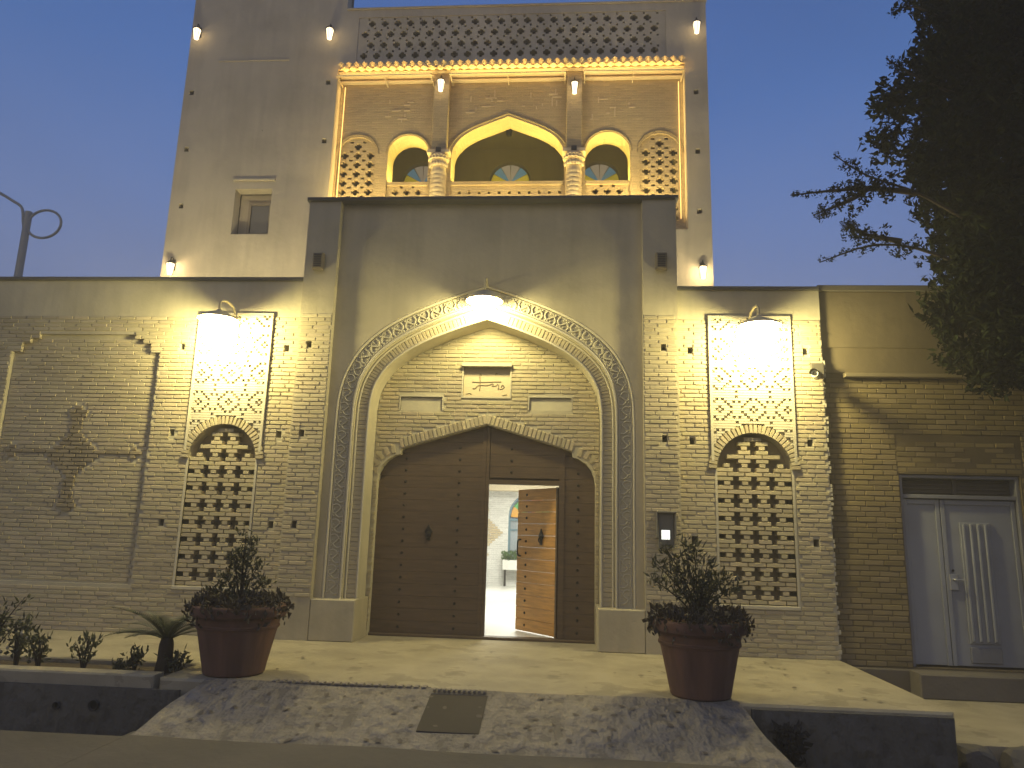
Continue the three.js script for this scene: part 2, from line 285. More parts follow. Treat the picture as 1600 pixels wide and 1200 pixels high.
  for (let j = 0; j < ny; j++) {
    const y0 = NPY - (j + 1) * ch; let run = null;
    for (let i = -14; i <= 14; i++) {
      const x = cx + i * cw, outArch = Math.hypot(x + cw / 2 - cx, y0 + ch / 2 - NS) > NW + .11, light = i < 14 && outArch && !dark(i, j) && Math.abs(x + cw / 2 - cx) < .468;
      if (light && run === null) run = x; if (!light && run !== null) { cells.push(box(run + .002, x - .002, y0 + .0025, y0 + ch - .0025, -.02, .03 + rnd() * .003)); run = null; }
    }
  }
  part(w, 'relief_pattern', merge(cells), M.edgeBrick, 'geometric relief of stepped brick diamonds', 'stuff');
  return w;
}
const P0 = { x0: -6.32, x1: -4.28, y0: .56, y1: 3.74 };
{
  const st = (x, s) => [[x, 3.74 - .06 * 4], [x - s * .115, 3.74 - .06 * 4], [x - s * .115, 3.74 - .12], [x - s * .23, 3.74 - .12], [x - s * .23, 3.74 - .06], [x - s * .345, 3.74 - .06], [x - s * .345, 3.74]];
  P0.pts = [[P0.x0, P0.y0], [P0.x1, P0.y0], ...st(P0.x1, 1), ...st(P0.x0, -1).reverse()];
  P0.cut = (x, y, m) => { const d = Math.min(P0.x1 - x, x - P0.x0); return (d < .345 + m && y > 3.68 - m) || (d < .23 + m && y > 3.62 - m) || (d < .115 + m && y > 3.5 - m); };
  const dia = (x, y, cx, cy, w, h) => Math.abs(x - cx) / w + Math.abs(y - cy) / h < 1;
  P0.motif = (x, y, m) => { const cx = -5.3; return dia(x, y, cx, 2.16, .40 + m, .345 + m) || dia(x, y, cx, 2.69, .17 + m, .15 + m) || dia(x, y, cx, 1.52, .17 + m, .15 + m) || (Math.abs(x - cx) < .075 + m && y > 1.5 && y < 2.7) || dia(x, y, -4.47, 2.18, .12 + m, .12 + m) || dia(x, y, -6.13, 2.18, .12 + m, .12 + m) || (y > 2.16 && y < 2.212 && x > -6.13 && x < -4.4); };
}
wallSection(-3.28, -14, -2.403, 4.53, 'long beige brick garden wall with recessed diamond panel and lattice niche, behind the planting bed', [[-3.98, 3.58], [-3.98, 2.45], [-3.98, 1.32], [-2.58, 3.57], [-2.58, 2.45], [-2.58, 1.33]], P0);
wallSection(3.28, 2.403, 4.15, 4.42, 'short beige brick wall with lattice niche between gateway and white metal door', [[2.56, 3.59], [2.56, 2.46], [2.56, 1.29], [3.95, 3.59], [3.95, 2.46], [3.96, 1.29]], null);

// ------------------------------------------------------------------ gateway
const gate = thing('gateway', 'tall plastered gateway with pointed arch and brown wooden double gate, wicket door open', 'gateway', [0, 0, -.2]);
const halfArch = (() => { // right half of the outer arch line, springing to apex
  const c = new THREE.CatmullRomCurve3([[1.88, .48], [1.88, 1.6], [1.88, 2.75], [1.865, 2.98], [1.80, 3.26], [1.63, 3.57], [1.38, 3.82], [1.08, 4.015], [.7, 4.19], [.3, 4.34], [-.02, 4.44]].map(([x, y]) => V(x, y, 0)), false, 'centripetal');
  return c.getSpacedPoints(90).map(p => [p.x, p.y]);
})();
function inset(d, y0 = .48) { // right half of the line d metres inside, from y0 to the apex
  const out = [];
  for (let i = 0; i < halfArch.length; i++) {
    const a = halfArch[Math.max(0, i - 1)], b = halfArch[Math.min(halfArch.length - 1, i + 1)], tx = b[0] - a[0], ty = b[1] - a[1], l = Math.hypot(tx, ty), x = halfArch[i][0] - ty / l * d, y = halfArch[i][1] + tx / l * d;
    if (x <= .004) { const p = out[out.length - 1]; const t = p[0] / (p[0] - x); out.push([0, p[1] + (y - p[1]) * t]); break; }
    out.push([x, y]);
  }
  out[0] = [out[0][0], y0]; if (out[out.length - 1][0] > 0) { const p = out[out.length - 1], q = out[out.length - 2]; out.push([0, p[1] + (p[1] - q[1]) / (q[0] - p[0]) * p[0]]); }
  return out;
}
const fullLine = (d, y0) => { const r = inset(d, y0); return [...r, ...r.slice(0, -1).reverse().map(([x, y]) => [-x, y])]; };
const ringShape = (d0, d1, y0) => shapeOf([...fullLine(d0, y0), ...fullLine(d1, y0).reverse()]);
{
  const PW = 2.4, PI_ = 1.975, TOP = 5.56;
  const holes = [[2.22, 3.6], [2.22, 2.47], [-2.25, 3.6], [-2.25, 2.46], [-2.25, 1.34]];
  for (const s of [-1, 1]) {
    const xs = [s * PI_, s * PW].sort((a, b) => a - b), sh = shapeOf([[xs[0], 0], [xs[1], 0], [xs[1], TOP], [xs[0], TOP]]);
    const hr = holes.filter(h => Math.sign(h[0]) === s).map(h => HOLE(...h)); sh.holes.push(...hr.map(r => rectPath(...r)));
    part(gate, 'pier', slab(sh, -.3, .1), M.plasterGate);
    part(gate, 'pier_core', box(xs[0] + .001, xs[1] - .001, 0, TOP, -.6, -.301), M.darkVoid);
    gate._b = (gate._b ?? []).concat(courses(xs[0] + .012, xs[1] - .006, .5, 4.02, (x, y) => !hr.some(r => inR(x, y, r, .004)), { z: .1, out: .009 }));
    part(gate, 'plinth', bevelBox(s > 0 ? 1.43 : -PI_ + .001, s > 0 ? PI_ - .001 : -1.43, 0, .48, -.5, .098, .012), M.plasterGate);
    // side return of the tower
    part(gate, 'side_wall', box(s > 0 ? PW - .2 : -PW, s > 0 ? PW : -PW + .2, 4.3, TOP, -2.2, -.601), M.plasterGate);
  }
  part(gate, 'coping', bevelBox(-PW - .03, PW + .03, TOP, TOP + .05, -.7, .14, .012), M.coping);
  part(gate, 'roof', box(-PW + .21, PW - .21, TOP - .3, TOP - .1, -2.2, -.605), M.plasterGate);
  const sp = shapeOf([[PI_ - .001, .48], [PI_ - .001, TOP - .001], [-PI_ + .001, TOP - .001], [-PI_ + .001, .48], ...fullLine(0).reverse()]);
  part(gate, 'spandrel', slab(sp, -.5, 0), M.plasterGate);
  part(gate, 'stucco_band', slab(ringShape(.0015, .245), -.49, -.035), M.stuccoDeep);
  part(gate, 'arch_ring', slab(ringShape(.2465, .41), -.495, -.12), M.mortar);
  // mouldings along the band: lighter raised rounds
  const mould = (d, z, r, name) => part(gate, name, tube(fullLine(d).map(([x, y]) => [x, y, z]), r, 160, 6), M.edgeBrick);
  mould(.014, -.022, .02, 'moulding'); mould(.225, -.026, .016, 'moulding'); mould(.262, -.108, .017, 'moulding'); mould(.40, -.112, .016, 'moulding'); mould(.05, -.034, .008, 'moulding'); mould(.193, -.034, .008, 'moulding');
  // soldier bricks of the inner ring
  const line = inset(.335), soldiers = []; let acc = 0;
  for (let i = 1; i < line.length; i++) { const a = line[i - 1], b = line[i], l = Math.hypot(b[0] - a[0], b[1] - a[1]); const n = Math.max(1, Math.round(l / .055)); for (let k = 0; k < n; k++) { const t = (k + .5) / n, x = a[0] + (b[0] - a[0]) * t, y = a[1] + (b[1] - a[1]) * t, ang = Math.atan2(b[1] - a[1], b[0] - a[0]); for (const s of [-1, 1]) soldiers.push(unitBrick.clone().applyMatrix4(new THREE.Matrix4().compose(V(s * x, y, -.15), new THREE.Quaternion().setFromEuler(new THREE.Euler(0, 0, s * (ang + Math.PI / 2))), V(.118, l / n - .009, .036 + rnd() * .006)))); } }
  part(gate, 'soldier_course', merge(soldiers), BRICK[4], null, 'stuff');
  // carved scrolls in the stucco band
  const scroll = merge([tube([[-.075, -.075, 0], [-.02, -.085, .004], [.03, -.04, .008], [-.01, .0, .01], [-.04, .04, .008], [.01, .085, .004], [.07, .075, 0]], .0105, 26, 5), tube([[.03, -.04, .004], [.065, -.02, .006], [.06, .02, .004], [.035, .015, .004]], .007, 10, 5), tube([[-.04, .04, .004], [-.07, .02, .006], [-.062, -.02, .004], [-.04, -.015, .004]], .007, 10, 5), clean(new THREE.SphereGeometry(.014, 7, 5).translate(.06, -.06, .002)), clean(new THREE.SphereGeometry(.014, 7, 5).translate(-.06, .06, .002))]);
  const mid = inset(.122); let want = .13, run = 0;
  for (let i = 1; i < mid.length; i++) { const a = mid[i - 1], b = mid[i], l = Math.hypot(b[0] - a[0], b[1] - a[1]); while (run + l >= want) { const t = (want - run) / l, x = a[0] + (b[0] - a[0]) * t, y = a[1] + (b[1] - a[1]) * t, ang = Math.atan2(b[1] - a[1], b[0] - a[0]) - Math.PI / 2; for (const s of [1, -1]) { const m = shade(new THREE.Mesh(scroll, M.stucco)); m.name = 'scroll'; m.position.set(s * x, y, -.028 + .2); m.rotation.z = s * ang; m.scale.set(s * .88, .92, .5); gate.add(m); } want += .182; } run += l; }
  // back wall of the recess, with the gate opening
  const halfDoor = [[1.42, 0], [1.415, 1.93], [1.40, 2.03], [1.365, 2.12], [1.30, 2.20], [1.20, 2.265], [1.125, 2.285], [1.115, 2.355], [.9, 2.425], [.5, 2.545], [0, 2.69]];
  const doorLine = [...halfDoor, ...halfDoor.slice(0, -1).reverse().map(([x, y]) => [-x, y])];
  const ty = shapeOf([[1.7, 0], [1.7, 4.35], [-1.7, 4.35], [-1.7, 0], ...doorLine.slice().reverse()]);
  const pl = [-.33, .29, 3.06, 3.46], pr = [.55, 1.10, 2.89, 3.06], pq = [-1.16, -.60, 2.87, 3.05];
  for (const r of [pl, pr, pq]) ty.holes.push(rectPath(...r));
  part(gate, 'tympanum', slab(ty, -.66, -.5), M.mortar);
  const doorTop = x => { const a = Math.abs(x); for (let i = halfDoor.length - 1; i > 0; i--) { const [x0, y0] = halfDoor[i], [x1, y1] = halfDoor[i - 1]; if (a >= x0 && a <= x1 + 1e-9) return y0 + (y1 - y0) * (a - x0) / Math.max(1e-6, x1 - x0); } return 0; };
  const il = inset(.42), archTop = x => { const a = Math.abs(x); for (let i = 1; i < il.length; i++) if (a <= il[i - 1][0] && a >= il[i][0]) return il[i - 1][1] + (il[i][1] - il[i - 1][1]) * (il[i - 1][0] - a) / Math.max(1e-6, il[i - 1][0] - il[i][0]); return 9; };
  const tb = courses(-1.47, 1.47, .02, 4.3, (x, y) => Math.abs(x) < 1.46 && (Math.abs(x) > 1.425 || y > doorTop(x) + .15) && y < archTop(x) + .03 && ![pl, pr, pq].some(r => inR(x, y, r, .02)), { z: -.5, out: .012 });
  layBricks(gate, [...gate._b, ...tb], 290); delete gate._b;
  // soldier bricks over the gate
  for (const s of [-1, 1]) for (let x = .03; x < 1.12; x += .054) { const y = doorTop(x), sl = Math.atan2(-.27, 1), m = shade(new THREE.Mesh(unitBrick, BRICK[Math.floor(rnd() * 8)])); m.name = 'voussoir'; m.position.set(s * x, y + .072, -.53 + .2); m.rotation.z = s * sl; m.scale.set(.043, .128, .045); gate.add(m); }
  for (const s of [-1, 1]) for (let i = 0; i < 5; i++) { const a = .25 + i * .28, m = shade(new THREE.Mesh(unitBrick, BRICK[i])); m.name = 'voussoir'; m.position.set(s * (1.155 + Math.cos(a) * .325), 2.0 + Math.sin(a) * .355, -.53 + .2); m.rotation.z = s * (a - Math.PI / 2); m.scale.set(.05, .12, .045); gate.add(m); }
  // inscription plaque, set back in a frame
  part(gate, 'plaque', box(pl[0], pl[1], pl[2], pl[3], -.6, -.535), M.warmStone, 'square plaque with raised lettering over the gate');
  part(gate, 'plaque_frame', merge([box(pl[0] - .02, pl[1] + .02, pl[2] - .02, pl[2], -.53, -.482), box(pl[0] - .02, pl[0], pl[2], pl[3], -.53, -.484), box(pl[1], pl[1] + .02, pl[2], pl[3], -.53, -.484), box(pl[0] - .02, pl[1] + .02, pl[3], pl[3] + .045, -.53, -.42)]), M.edgeBrick);
  const z = -.533, pen = [[[-.22, 3.265], [-.1, 3.262], [.08, 3.27], [.17, 3.272]], [[-.21, 3.175], [-.17, 3.18], [-.15, 3.21], [-.11, 3.222], [-.07, 3.222], [.0, 3.222], [.03, 3.235], [.055, 3.245], [.07, 3.228], [.04, 3.217], [.1, 3.215], [.12, 3.24]], [[-.115, 3.15], [-.11, 3.22], [-.112, 3.3], [-.118, 3.34]], [[.13, 3.17], [.14, 3.2], [.135, 3.235]], [[.15, 3.175], [.19, 3.178], [.21, 3.205], [.185, 3.225], [.17, 3.2]], [[.09, 3.365], [.10, 3.385], [.115, 3.37]], [[-.125, 3.36], [-.11, 3.375], [-.1, 3.36]], [[-.29, 3.1], [-.25, 3.112], [-.22, 3.1]], [[.25, 3.1], [.21, 3.092], [.19, 3.087]]];
  part(gate, 'inscription', merge(pen.map(l => tube(l.map(([x, y]) => [x, y, z]), .0075, 20, 5))), DARKBRICK[0], 'flowing script carved on the plaque');
  for (const r of [pr, pq]) { part(gate, 'tablet', box(r[0], r[1], r[2], r[3], -.6, -.522), M.stucco); part(gate, 'tablet_frame', merge([box(r[0] - .015, r[1] + .015, r[3], r[3] + .018, -.53, -.486), box(r[0] - .015, r[0], r[2], r[3], -.53, -.486), box(r[1], r[1] + .015, r[2], r[3], -.53, -.486)]), M.edgeBrick); }
  // the wooden gate: planked leaves, the wicket standing open in the right one
  const inDoor = (x, y) => Math.abs(x) < 1.42 && y < doorTop(Math.min(1.414, Math.abs(x)));
  const clipPlank = (x0, x1, y0, y1) => { // plank cut to the arched outline
    const top = [], n = 14; for (let i = 0; i <= n; i++) { const x = x0 + (x1 - x0) * i / n; top.push([x, Math.min(y1, Math.max(y0, doorTop(Math.min(1.414, Math.abs(x)))))]); }
    if (top.every(t => t[1] - y0 < .004)) return null;
    return slab(shapeOf([[x0, y0], [x1, y0], ...top.reverse().filter((t, i, a) => t[1] > y0 + 1e-4 || (i && i < a.length - 1 && (a[i - 1][1] > y0 || a[i + 1][1] > y0)))]), -.65, -.612);
  };
  const stud = merge([clean(new THREE.SphereGeometry(.013, 9, 6, 0, Math.PI * 2, 0, Math.PI / 2).rotateX(Math.PI / 2)), clean(new THREE.CylinderGeometry(.017, .019, .005, 10).rotateX(Math.PI / 2))]);
  const knockerGeo = (() => { const s = shapeOf([[0, .11], [.02, .07], [.05, .02], [.02, -.03], [.022, -.09], [-.022, -.09], [-.02, -.03], [-.05, .02], [-.02, .07]]); return merge([clean(new THREE.ExtrudeGeometry(s, { depth: .008, bevelEnabled: true, bevelThickness: .003, bevelSize: .003, bevelSegments: 1 })), clean(new THREE.TorusGeometry(.032, .008, 6, 16).translate(0, -.03, .02)), clean(new THREE.SphereGeometry(.014, 8, 6).translate(0, .015, .014))]); })();
  const leafL = new THREE.Group(), leafR = new THREE.Group(); leafL.name = 'gate_leaf'; leafR.name = 'gate_leaf'; gate.add(leafL, leafR);
  leafL.userData.label = 'closed brown gate leaf with a diamond knocker'; leafR.userData.label = 'brown gate leaf with the wicket opening cut in it';
  const W = { x0: .045, x1: .955, y1: 1.925 };
  for (let i = 0; i < 18; i++) {
    const y0 = .035 + i * .152, y1 = y0 + .149;
    const l = clipPlank(-1.416, -.052, y0, y1); if (l) part(leafL, 'plank', l, M.wood);
    if (y0 < W.y1 - .01) { const r = clipPlank(W.x1 + .075, 1.416, y0, y1); if (r) part(leafR, 'plank', r, M.wood); } else { const r = clipPlank(.052, 1.416, y0, y1); if (r) part(leafR, 'plank', r, M.wood); }
  }
  for (const [lf, s] of [[leafL, -1], [leafR, 1]]) part(lf, 'stile', s < 0 ? box(-.05, -.002, .035, 2.66, -.66, -.6) : merge([box(.002, .043, .035, 2.66, -.66, -.6), box(W.x1, W.x1 + .073, .035, 2.4, -.66, -.6), box(.044, W.x1 - .001, W.y1, W.y1 + .06, -.66, -.6)]), M.wood);
  { const bs = shapeOf(doorLine.map(([x, y]) => [x * 1.02, y > 0 ? y + .05 : 0])); bs.holes.push(rectPath(W.x0 - .01, W.x1 + .01, .012, W.y1 + .01)); part(gate, 'light_stop_board', slab(bs, -.70, -.662), M.wood); }  // board added behind the planks to stop hall light leaking through
  part(gate, 'threshold', bevelBox(-1.42, 1.42, 0, .033, -.72, -.56, .008), M.wood);
  const putStud = (lf, x, y) => { if (!inDoor(x, y + .06)) return; const m = shade(new THREE.Mesh(stud, M.iron)); m.name = 'stud'; m.position.set(x, y, -.61 + .2); lf.add(m); };
  for (let i = 0; i < 17; i++) { const y = .11 + i * .152; putStud(leafL, -.35, y); putStud(leafL, -1.06, y); putStud(leafR, 1.2, y); if (y > 2) { putStud(leafR, .33, y); } }
  const kn = shade(new THREE.Mesh(knockerGeo, M.iron)); kn.name = 'knocker'; kn.position.set(-.72, 1.28, -.605 + .2); leafL.add(kn);
  // open wicket leaf, hinged on its right
  const wk = new THREE.Group(); wk.name = 'wicket_door'; wk.userData.label = 'open wicket door of golden planks swung inward'; wk.position.set(.94, 0, -.69 + .2); wk.rotation.y = -50 * D2R; gate.add(wk);
  const WW = .84; // leaf runs along local -x
  for (let i = 0; i < 12; i++) { const h = 1.86 / 12, g = bevelBox(-WW, -.012, .045 + i * h + .002, .045 + (i + 1) * h - .002, -.02, .02, .004); const m = shade(new THREE.Mesh(g, M.woodWarm)); m.name = 'plank'; wk.add(m); const st = shade(new THREE.Mesh(stud, M.iron)); st.name = 'stud'; st.position.set(-WW * .76, .045 + (i + .5) * h, .022); st.scale.set(1, 1, 1.2); wk.add(st); }
  { const e = shade(new THREE.Mesh(merge([box(-.011, .018, .03, 1.91, -.03, .022), box(-WW - .004, -WW + .02, .05, 1.9, -.022, -.0205)]), M.wood)); e.name = 'stile'; wk.add(e); const k2 = shade(new THREE.Mesh(knockerGeo, M.iron)); k2.name = 'knocker'; k2.position.set(-WW * .36, 1.26, .024); wk.add(k2); const hd = shade(new THREE.Mesh(tube([[0, -.11, 0], [0, -.1, .045], [0, 0, .055], [0, .1, .045], [0, .11, 0]], .011, 20, 7), M.darkMetal)); hd.name = 'handle'; hd.position.set(-WW * .9, 1.12, .02); wk.add(hd); }
}

// ------------------------------------------------------------------ entrance hall seen through the wicket
{
  const h = thing('entrance_hall', 'bright white entrance hall behind the open wicket door', 'hall', [.2, 0, -5.4]);
  part(h, 'floor', box(-2.3, 2.7, .004, .03, -10, -.73), M.floorWhite);
  part(h, 'ceiling', box(-2.4, 2.8, 2.75, 2.85, -10.2, -.66), M.white);
  part(h, 'side_wall', box(-2.42, -2.31, .03, 2.75, -10, -.66), M.white); part(h, 'side_wall', box(2.71, 2.82, .03, 2.75, -10, -.66), M.white);
  part(h, 'beam', bevelBox(-2.3, 2.7, 2.34, 2.74, -9.6, -9.3, .01), M.warmStone);
  const win = [[-.40, .62], [.75, .62], [.75, 1.75], ...arcPts(.175, 1.75, .575, 16).slice(1)];
  const ws = shapeOf([[-2.31, .03], [2.71, .03], [2.71, 2.75], [-2.31, 2.75]]); ws.holes.push(pathOf(win));
  part(h, 'back_wall', slab(ws, -10.15, -10), M.white);
  const dm = (x, y) => { const cx = -1.18, d = (cy, w, t) => Math.abs(x - cx) / w + Math.abs(y - cy) / t < 1; return d(1.32, .66, .62) || d(1.85, .36, .22) || d(.79, .36, .22); };
  const bl = courses(-1.95, -.4, .5, 2.2, dm, { z: -10, out: .03, L: .2, H: .05 });
  part(h, 'brick_motif', merge(bl.map(b => unitBrick.clone().applyMatrix4(brickMatrix(b, V(0, 0, 0))))), M.warmStone);
  const wf = new THREE.Group(); wf.name = 'window'; wf.userData.label = 'arched window with coloured panes'; h.add(wf);
  const frameS = shapeOf(win); frameS.holes.push(pathOf([[-.35, .67], [.7, .67], [.7, 1.75], ...arcPts(.175, 1.75, .525, 16).slice(1)]));
  const steel = mat([.10, .20, .26], { roughness: .5 });
  part(wf, 'frame', slab(frameS, -10.1, -9.99), steel);
  part(wf, 'glazing_bar', merge([box(-.35, .7, 1.62, 1.68, -10.08, -10.0), box(.15, .2, .67, 1.62, -10.08, -10.0), box(-.35, .7, 1.38, 1.42, -10.08, -10.01)]), steel);
  const cols = [[.75, .38, .05], [.08, .42, .12], [.06, .2, .6], [.6, .08, .06], [.7, .55, .06], [.07, .38, .12]];
  for (let i = 0; i < 6; i++) { const a0 = Math.PI * (1 - i / 6), a1 = Math.PI * (1 - (i + 1) / 6); part(wf, 'pane', slab(shapeOf([[.175, 1.69], ...arcPts(.175, 1.72, .52, 5, a0, a1)]), -10.06, -10.05), mat(cols[i], { roughness: .2 })); }
  for (const [a, b] of [[-.35, .15], [.2, .7]]) part(wf, 'pane', box(a, b, .67, 1.62, -10.07, -10.06), mat([.33, .38, .42], { roughness: .1 }));
  for (const z of [-3.4, -7.4]) { part(h, 'ceiling_light', bevelBox(-.5, .9, 2.715, 2.749, z - .3, z + .3, .006), M.panelLight); area([.2, 2.70, z], 1.4, .6, [0, -1, 0], 50, [1, .98, .86]); }
  const bx = thing('planter_box', 'white planter box with green leaves under the coloured hall window', 'planter', [-.2, .03, -9.8]);
  part(bx, 'box', bevelBox(-.5, .05, .42, .66, -9.95, -9.7, .01), M.floorWhite); part(bx, 'leg', box(-.46, -.42, .03, .42, -9.93, -9.72), M.darkMetal); part(bx, 'leg', box(-.04, 0, .03, .42, -9.93, -9.72), M.darkMetal);
  part(bx, 'foliage', leafCloud(420, () => [-.22 + (rnd() - .5) * .6, .66 + rnd() * .2, -9.82 + (rnd() - .5) * .3], .07, .035), mat([.06, .14, .03]));
}
function leafCloud(n, at, len, wid, up = 0, spread = 1) { // many curved leaf blades, two faces each half
  const pos = [], nor = [], q = new THREE.Quaternion(), e = new THREE.Euler(), a = V(0, 0, 0);
  for (let i = 0; i < n; i++) {
    const p = at(i); e.set((rnd() - .5) * 3 * spread + up, rnd() * 6.28, (rnd() - .5) * 2.4 * spread); q.setFromEuler(e);
    const L = len * (.6 + rnd() * .8), w = wid * (.6 + rnd() * .8), pts = [[0, 0, 0], [w / 2, L * .45, .12 * w], [0, L * .5, -.1 * w], [-w / 2, L * .45, .12 * w], [0, L, L * .12]].map(v => a.set(...v).applyQuaternion(q).toArray().map((c, k) => c + p[k]));
    for (const [x, y, z] of [[0, 1, 2], [1, 4, 2], [0, 2, 3], [2, 4, 3]]) pos.push(...pts[x], ...pts[y], ...pts[z]);
  }
  const g = new THREE.BufferGeometry(); g.setAttribute('position', new THREE.Float32BufferAttribute(pos, 3)); g.computeVertexNormals(); return clean(g);
}
const leafMat = (rgb, o = {}) => mat(rgb, { physical: true, side: THREE.DoubleSide, roughness: .8, transmission: .3, thickness: 0, ...o });

// ------------------------------------------------------------------ the house above and behind
const LH = -3.85; // plane of the arcade
const H = thing('house', 'tall pale plastered house with lit brick arcade, behind the gateway', 'house', [-1.5, 0, -8]);
{
  const put = [[-6.42, 9.66], [-6.38, 8.44], [-6.35, 7.26], [-3.68, 9.83], [-3.66, 8.58], [-3.66, 7.3], [3.38, 9.49], [3.385, 8.28], [3.39, 7.1]].map(([x, y]) => [x - .045, x + .045, y - .05, y + .05]);
  const f = shapeOf([[-6.58, 0], [-2.5, 0], [-2.5, 2.9], [2.9, 2.9], [2.9, 0], [3.6, 0], [3.6, 11.42], [-3.42, 11.42], [-3.42, 12.6], [-6.58, 12.6]]);
  f.holes.push(rectPath(-3.5, 3.18, 6.75, 10.11), rectPath(-5.31, -4.59, 6.68, 7.6), ...put.map(r => rectPath(...r)), rectPath(-3.16, 2.84, 10.27, 11.25));
  const vent = new THREE.Path(); vent.absarc(-4.98, 8.79, .085, 0, 7, false); f.holes.push(vent);
  part(H, 'front_wall', slab(f, -3.84, -3.6), M.plasterHouse);
  part(H, 'wall', merge([box(-6.58, -6.34, 0, 12.6, -13, -3.841), box(3.36, 3.6, 0, 11.42, -13, -3.841), box(-6.34, 3.36, 2.9, 11.4, -13, -12.8)]), M.plasterHouse);
  part(H, 'wall_core', merge([box(-6.33, -3.53, 5.0, 12.5, -4.3, -4.02), box(3.19, 3.35, 5, 11.3, -4.3, -3.86), box(-3.5, 3.18, 10.2, 11.38, -4.35, -3.98)]), M.darkVoid);  // includes a dark slab added so the parapet holes look shaded inside
  part(H, 'roof', box(-6.33, 3.35, 10.25, 10.3, -12.8, -4.36), M.plasterHouse);
  part(H, 'roof_tower', merge([box(-6.33, -2.72, 10.3, 12.35, -8.5, -5.2)]), M.plasterHouse);
  part(H, 'parapet_cap', merge([bevelBox(-3.41, 3.62, 11.42, 11.46, -3.87, -3.57, .008), bevelBox(3.22, 3.63, 11.461, 11.52, -3.9, -3.56, .008)]), M.plasterHouse);
  part(H, 'ledge', merge([bevelBox(-5.36, -4.54, 7.76, 7.80, -3.7, -3.56, .008), bevelBox(-5.95, -4.5, 10.33, 10.36, -3.65, -3.585, .006)]), M.plasterHouse);
  // small window of the blank bay
  const w = new THREE.Group(); w.name = 'window'; H.add(w);
  part(w, 'reveal', box(-5.30, -4.6, 6.69, 7.59, -4.0, -3.86), mat([.33, .28, .22]));
  part(w, 'frame', merge([box(-5.12, -4.66, 6.74, 6.79, -3.86, -3.82), box(-5.12, -4.66, 7.37, 7.42, -3.86, -3.82), box(-5.12, -5.07, 6.79, 7.37, -3.86, -3.82), box(-4.71, -4.66, 6.79, 7.37, -3.86, -3.82)]), mat([.22, .18, .14]));
  part(w, 'pane', box(-5.07, -4.71, 6.79, 7.37, -3.856, -3.85), mat([.06, .055, .05], { roughness: .15 }));
  part(H, 'vent_pipe', clean(new THREE.CylinderGeometry(.083, .083, .1, 20, 1, false).rotateX(Math.PI / 2).translate(-4.98, 8.79, -3.72)), mat([.10, .085, .07]));
  // pierced parapet: staggered rows of crosses between small holes
  const ps = shapeOf([[-3.158, 10.272], [2.838, 10.272], [2.838, 11.248], [-3.158, 11.248]]);
  const cross = (x, y, a, b) => pathOf([[x - a, y - b], [x - b, y - b], [x - b, y - a], [x + b, y - a], [x + b, y - b], [x + a, y - b], [x + a, y + b], [x + b, y + b], [x + b, y + a], [x - b, y + a], [x - b, y + b], [x - a, y + b]]);
  for (let r = 0; r < 4; r++) for (let i = 0; i < 23; i++) { const x = -3.02 + i * .2565 + (r % 2 ? .128 : 0), y = 10.40 + r * .238; if (x > 2.74) continue; ps.holes.push(cross(x, y, .07, .034)); }
  for (let r = 0; r < 4; r++) for (let i = 0; i < 46; i++) { const x = -3.02 + i * .12825 + .064, y = 10.40 + r * .238 + .119 + (i % 2 ? .022 : -.022); if (x > 2.76 || y > 11.22) continue; ps.holes.push(rectPath(x - .02, x + .02, y - .022, y + .022)); }
  part(H, 'parapet_lattice', slab(ps, -3.76, -3.615), M.plasterHouse);
  // arcade wall
  const spring = 8.40, arches = [];
  const big = (cx, w, top, y0) => { const o = [[cx - w, y0], [cx + w, y0], [cx + w, spring]]; const hc = new THREE.CatmullRomCurve3([[w, spring], [w * .965, spring + .16], [w * .83, spring + .36], [w * .6, spring + .53], [w * .3, spring + .67], [0, top]].map(p => V(...p, 0)), false, 'centripetal').getPoints(20).map(p => [p.x, p.y]); return [...o, ...hc.slice(1).map(([x, y]) => [cx + x, y]), ...hc.slice(0, -1).reverse().map(([x, y]) => [cx - x, y])]; };
  const rnd_ = (cx, w, y0) => [[cx - w, y0], [cx + w, y0], ...arcPts(cx, spring + .02, w, 20)];
  const A = [big(-.15, 1.08, 9.2, 6.95), rnd_(-2.07, .40, 6.95), rnd_(1.75, .42, 6.95)], L = [[-3.08, .385], [2.73, .385]];
  const as = shapeOf([[-3.51, 6.75], [3.19, 6.75], [3.19, 10.108], [-3.51, 10.108]]);
  A.forEach(a => as.holes.push(pathOf(a))); L.forEach(([cx, w]) => as.holes.push(pathOf(rnd_(cx, w, 7.0))));
  part(H, 'arcade_wall', slab(as, LH - .45, LH), M.loggia);
  // raised arch rims
  const rim = (o, d) => { const top = o.slice(2), g = tube(top.map(([x, y]) => [x, y, LH + .005]), d, 70, 6); return g; };
  part(H, 'arch_moulding', merge([...A.map(a => rim(a.map(([x, y]) => { const cx = a === A[0] ? -.15 : a === A[1] ? -2.07 : 1.75; return [cx + (x - cx) * 1.07, y > spring ? spring + (y - spring) * 1.07 : y]; }), .016)), ...L.map(([cx, w]) => rim(rnd_(cx, w + .04, 7), .014))]), M.loggia);
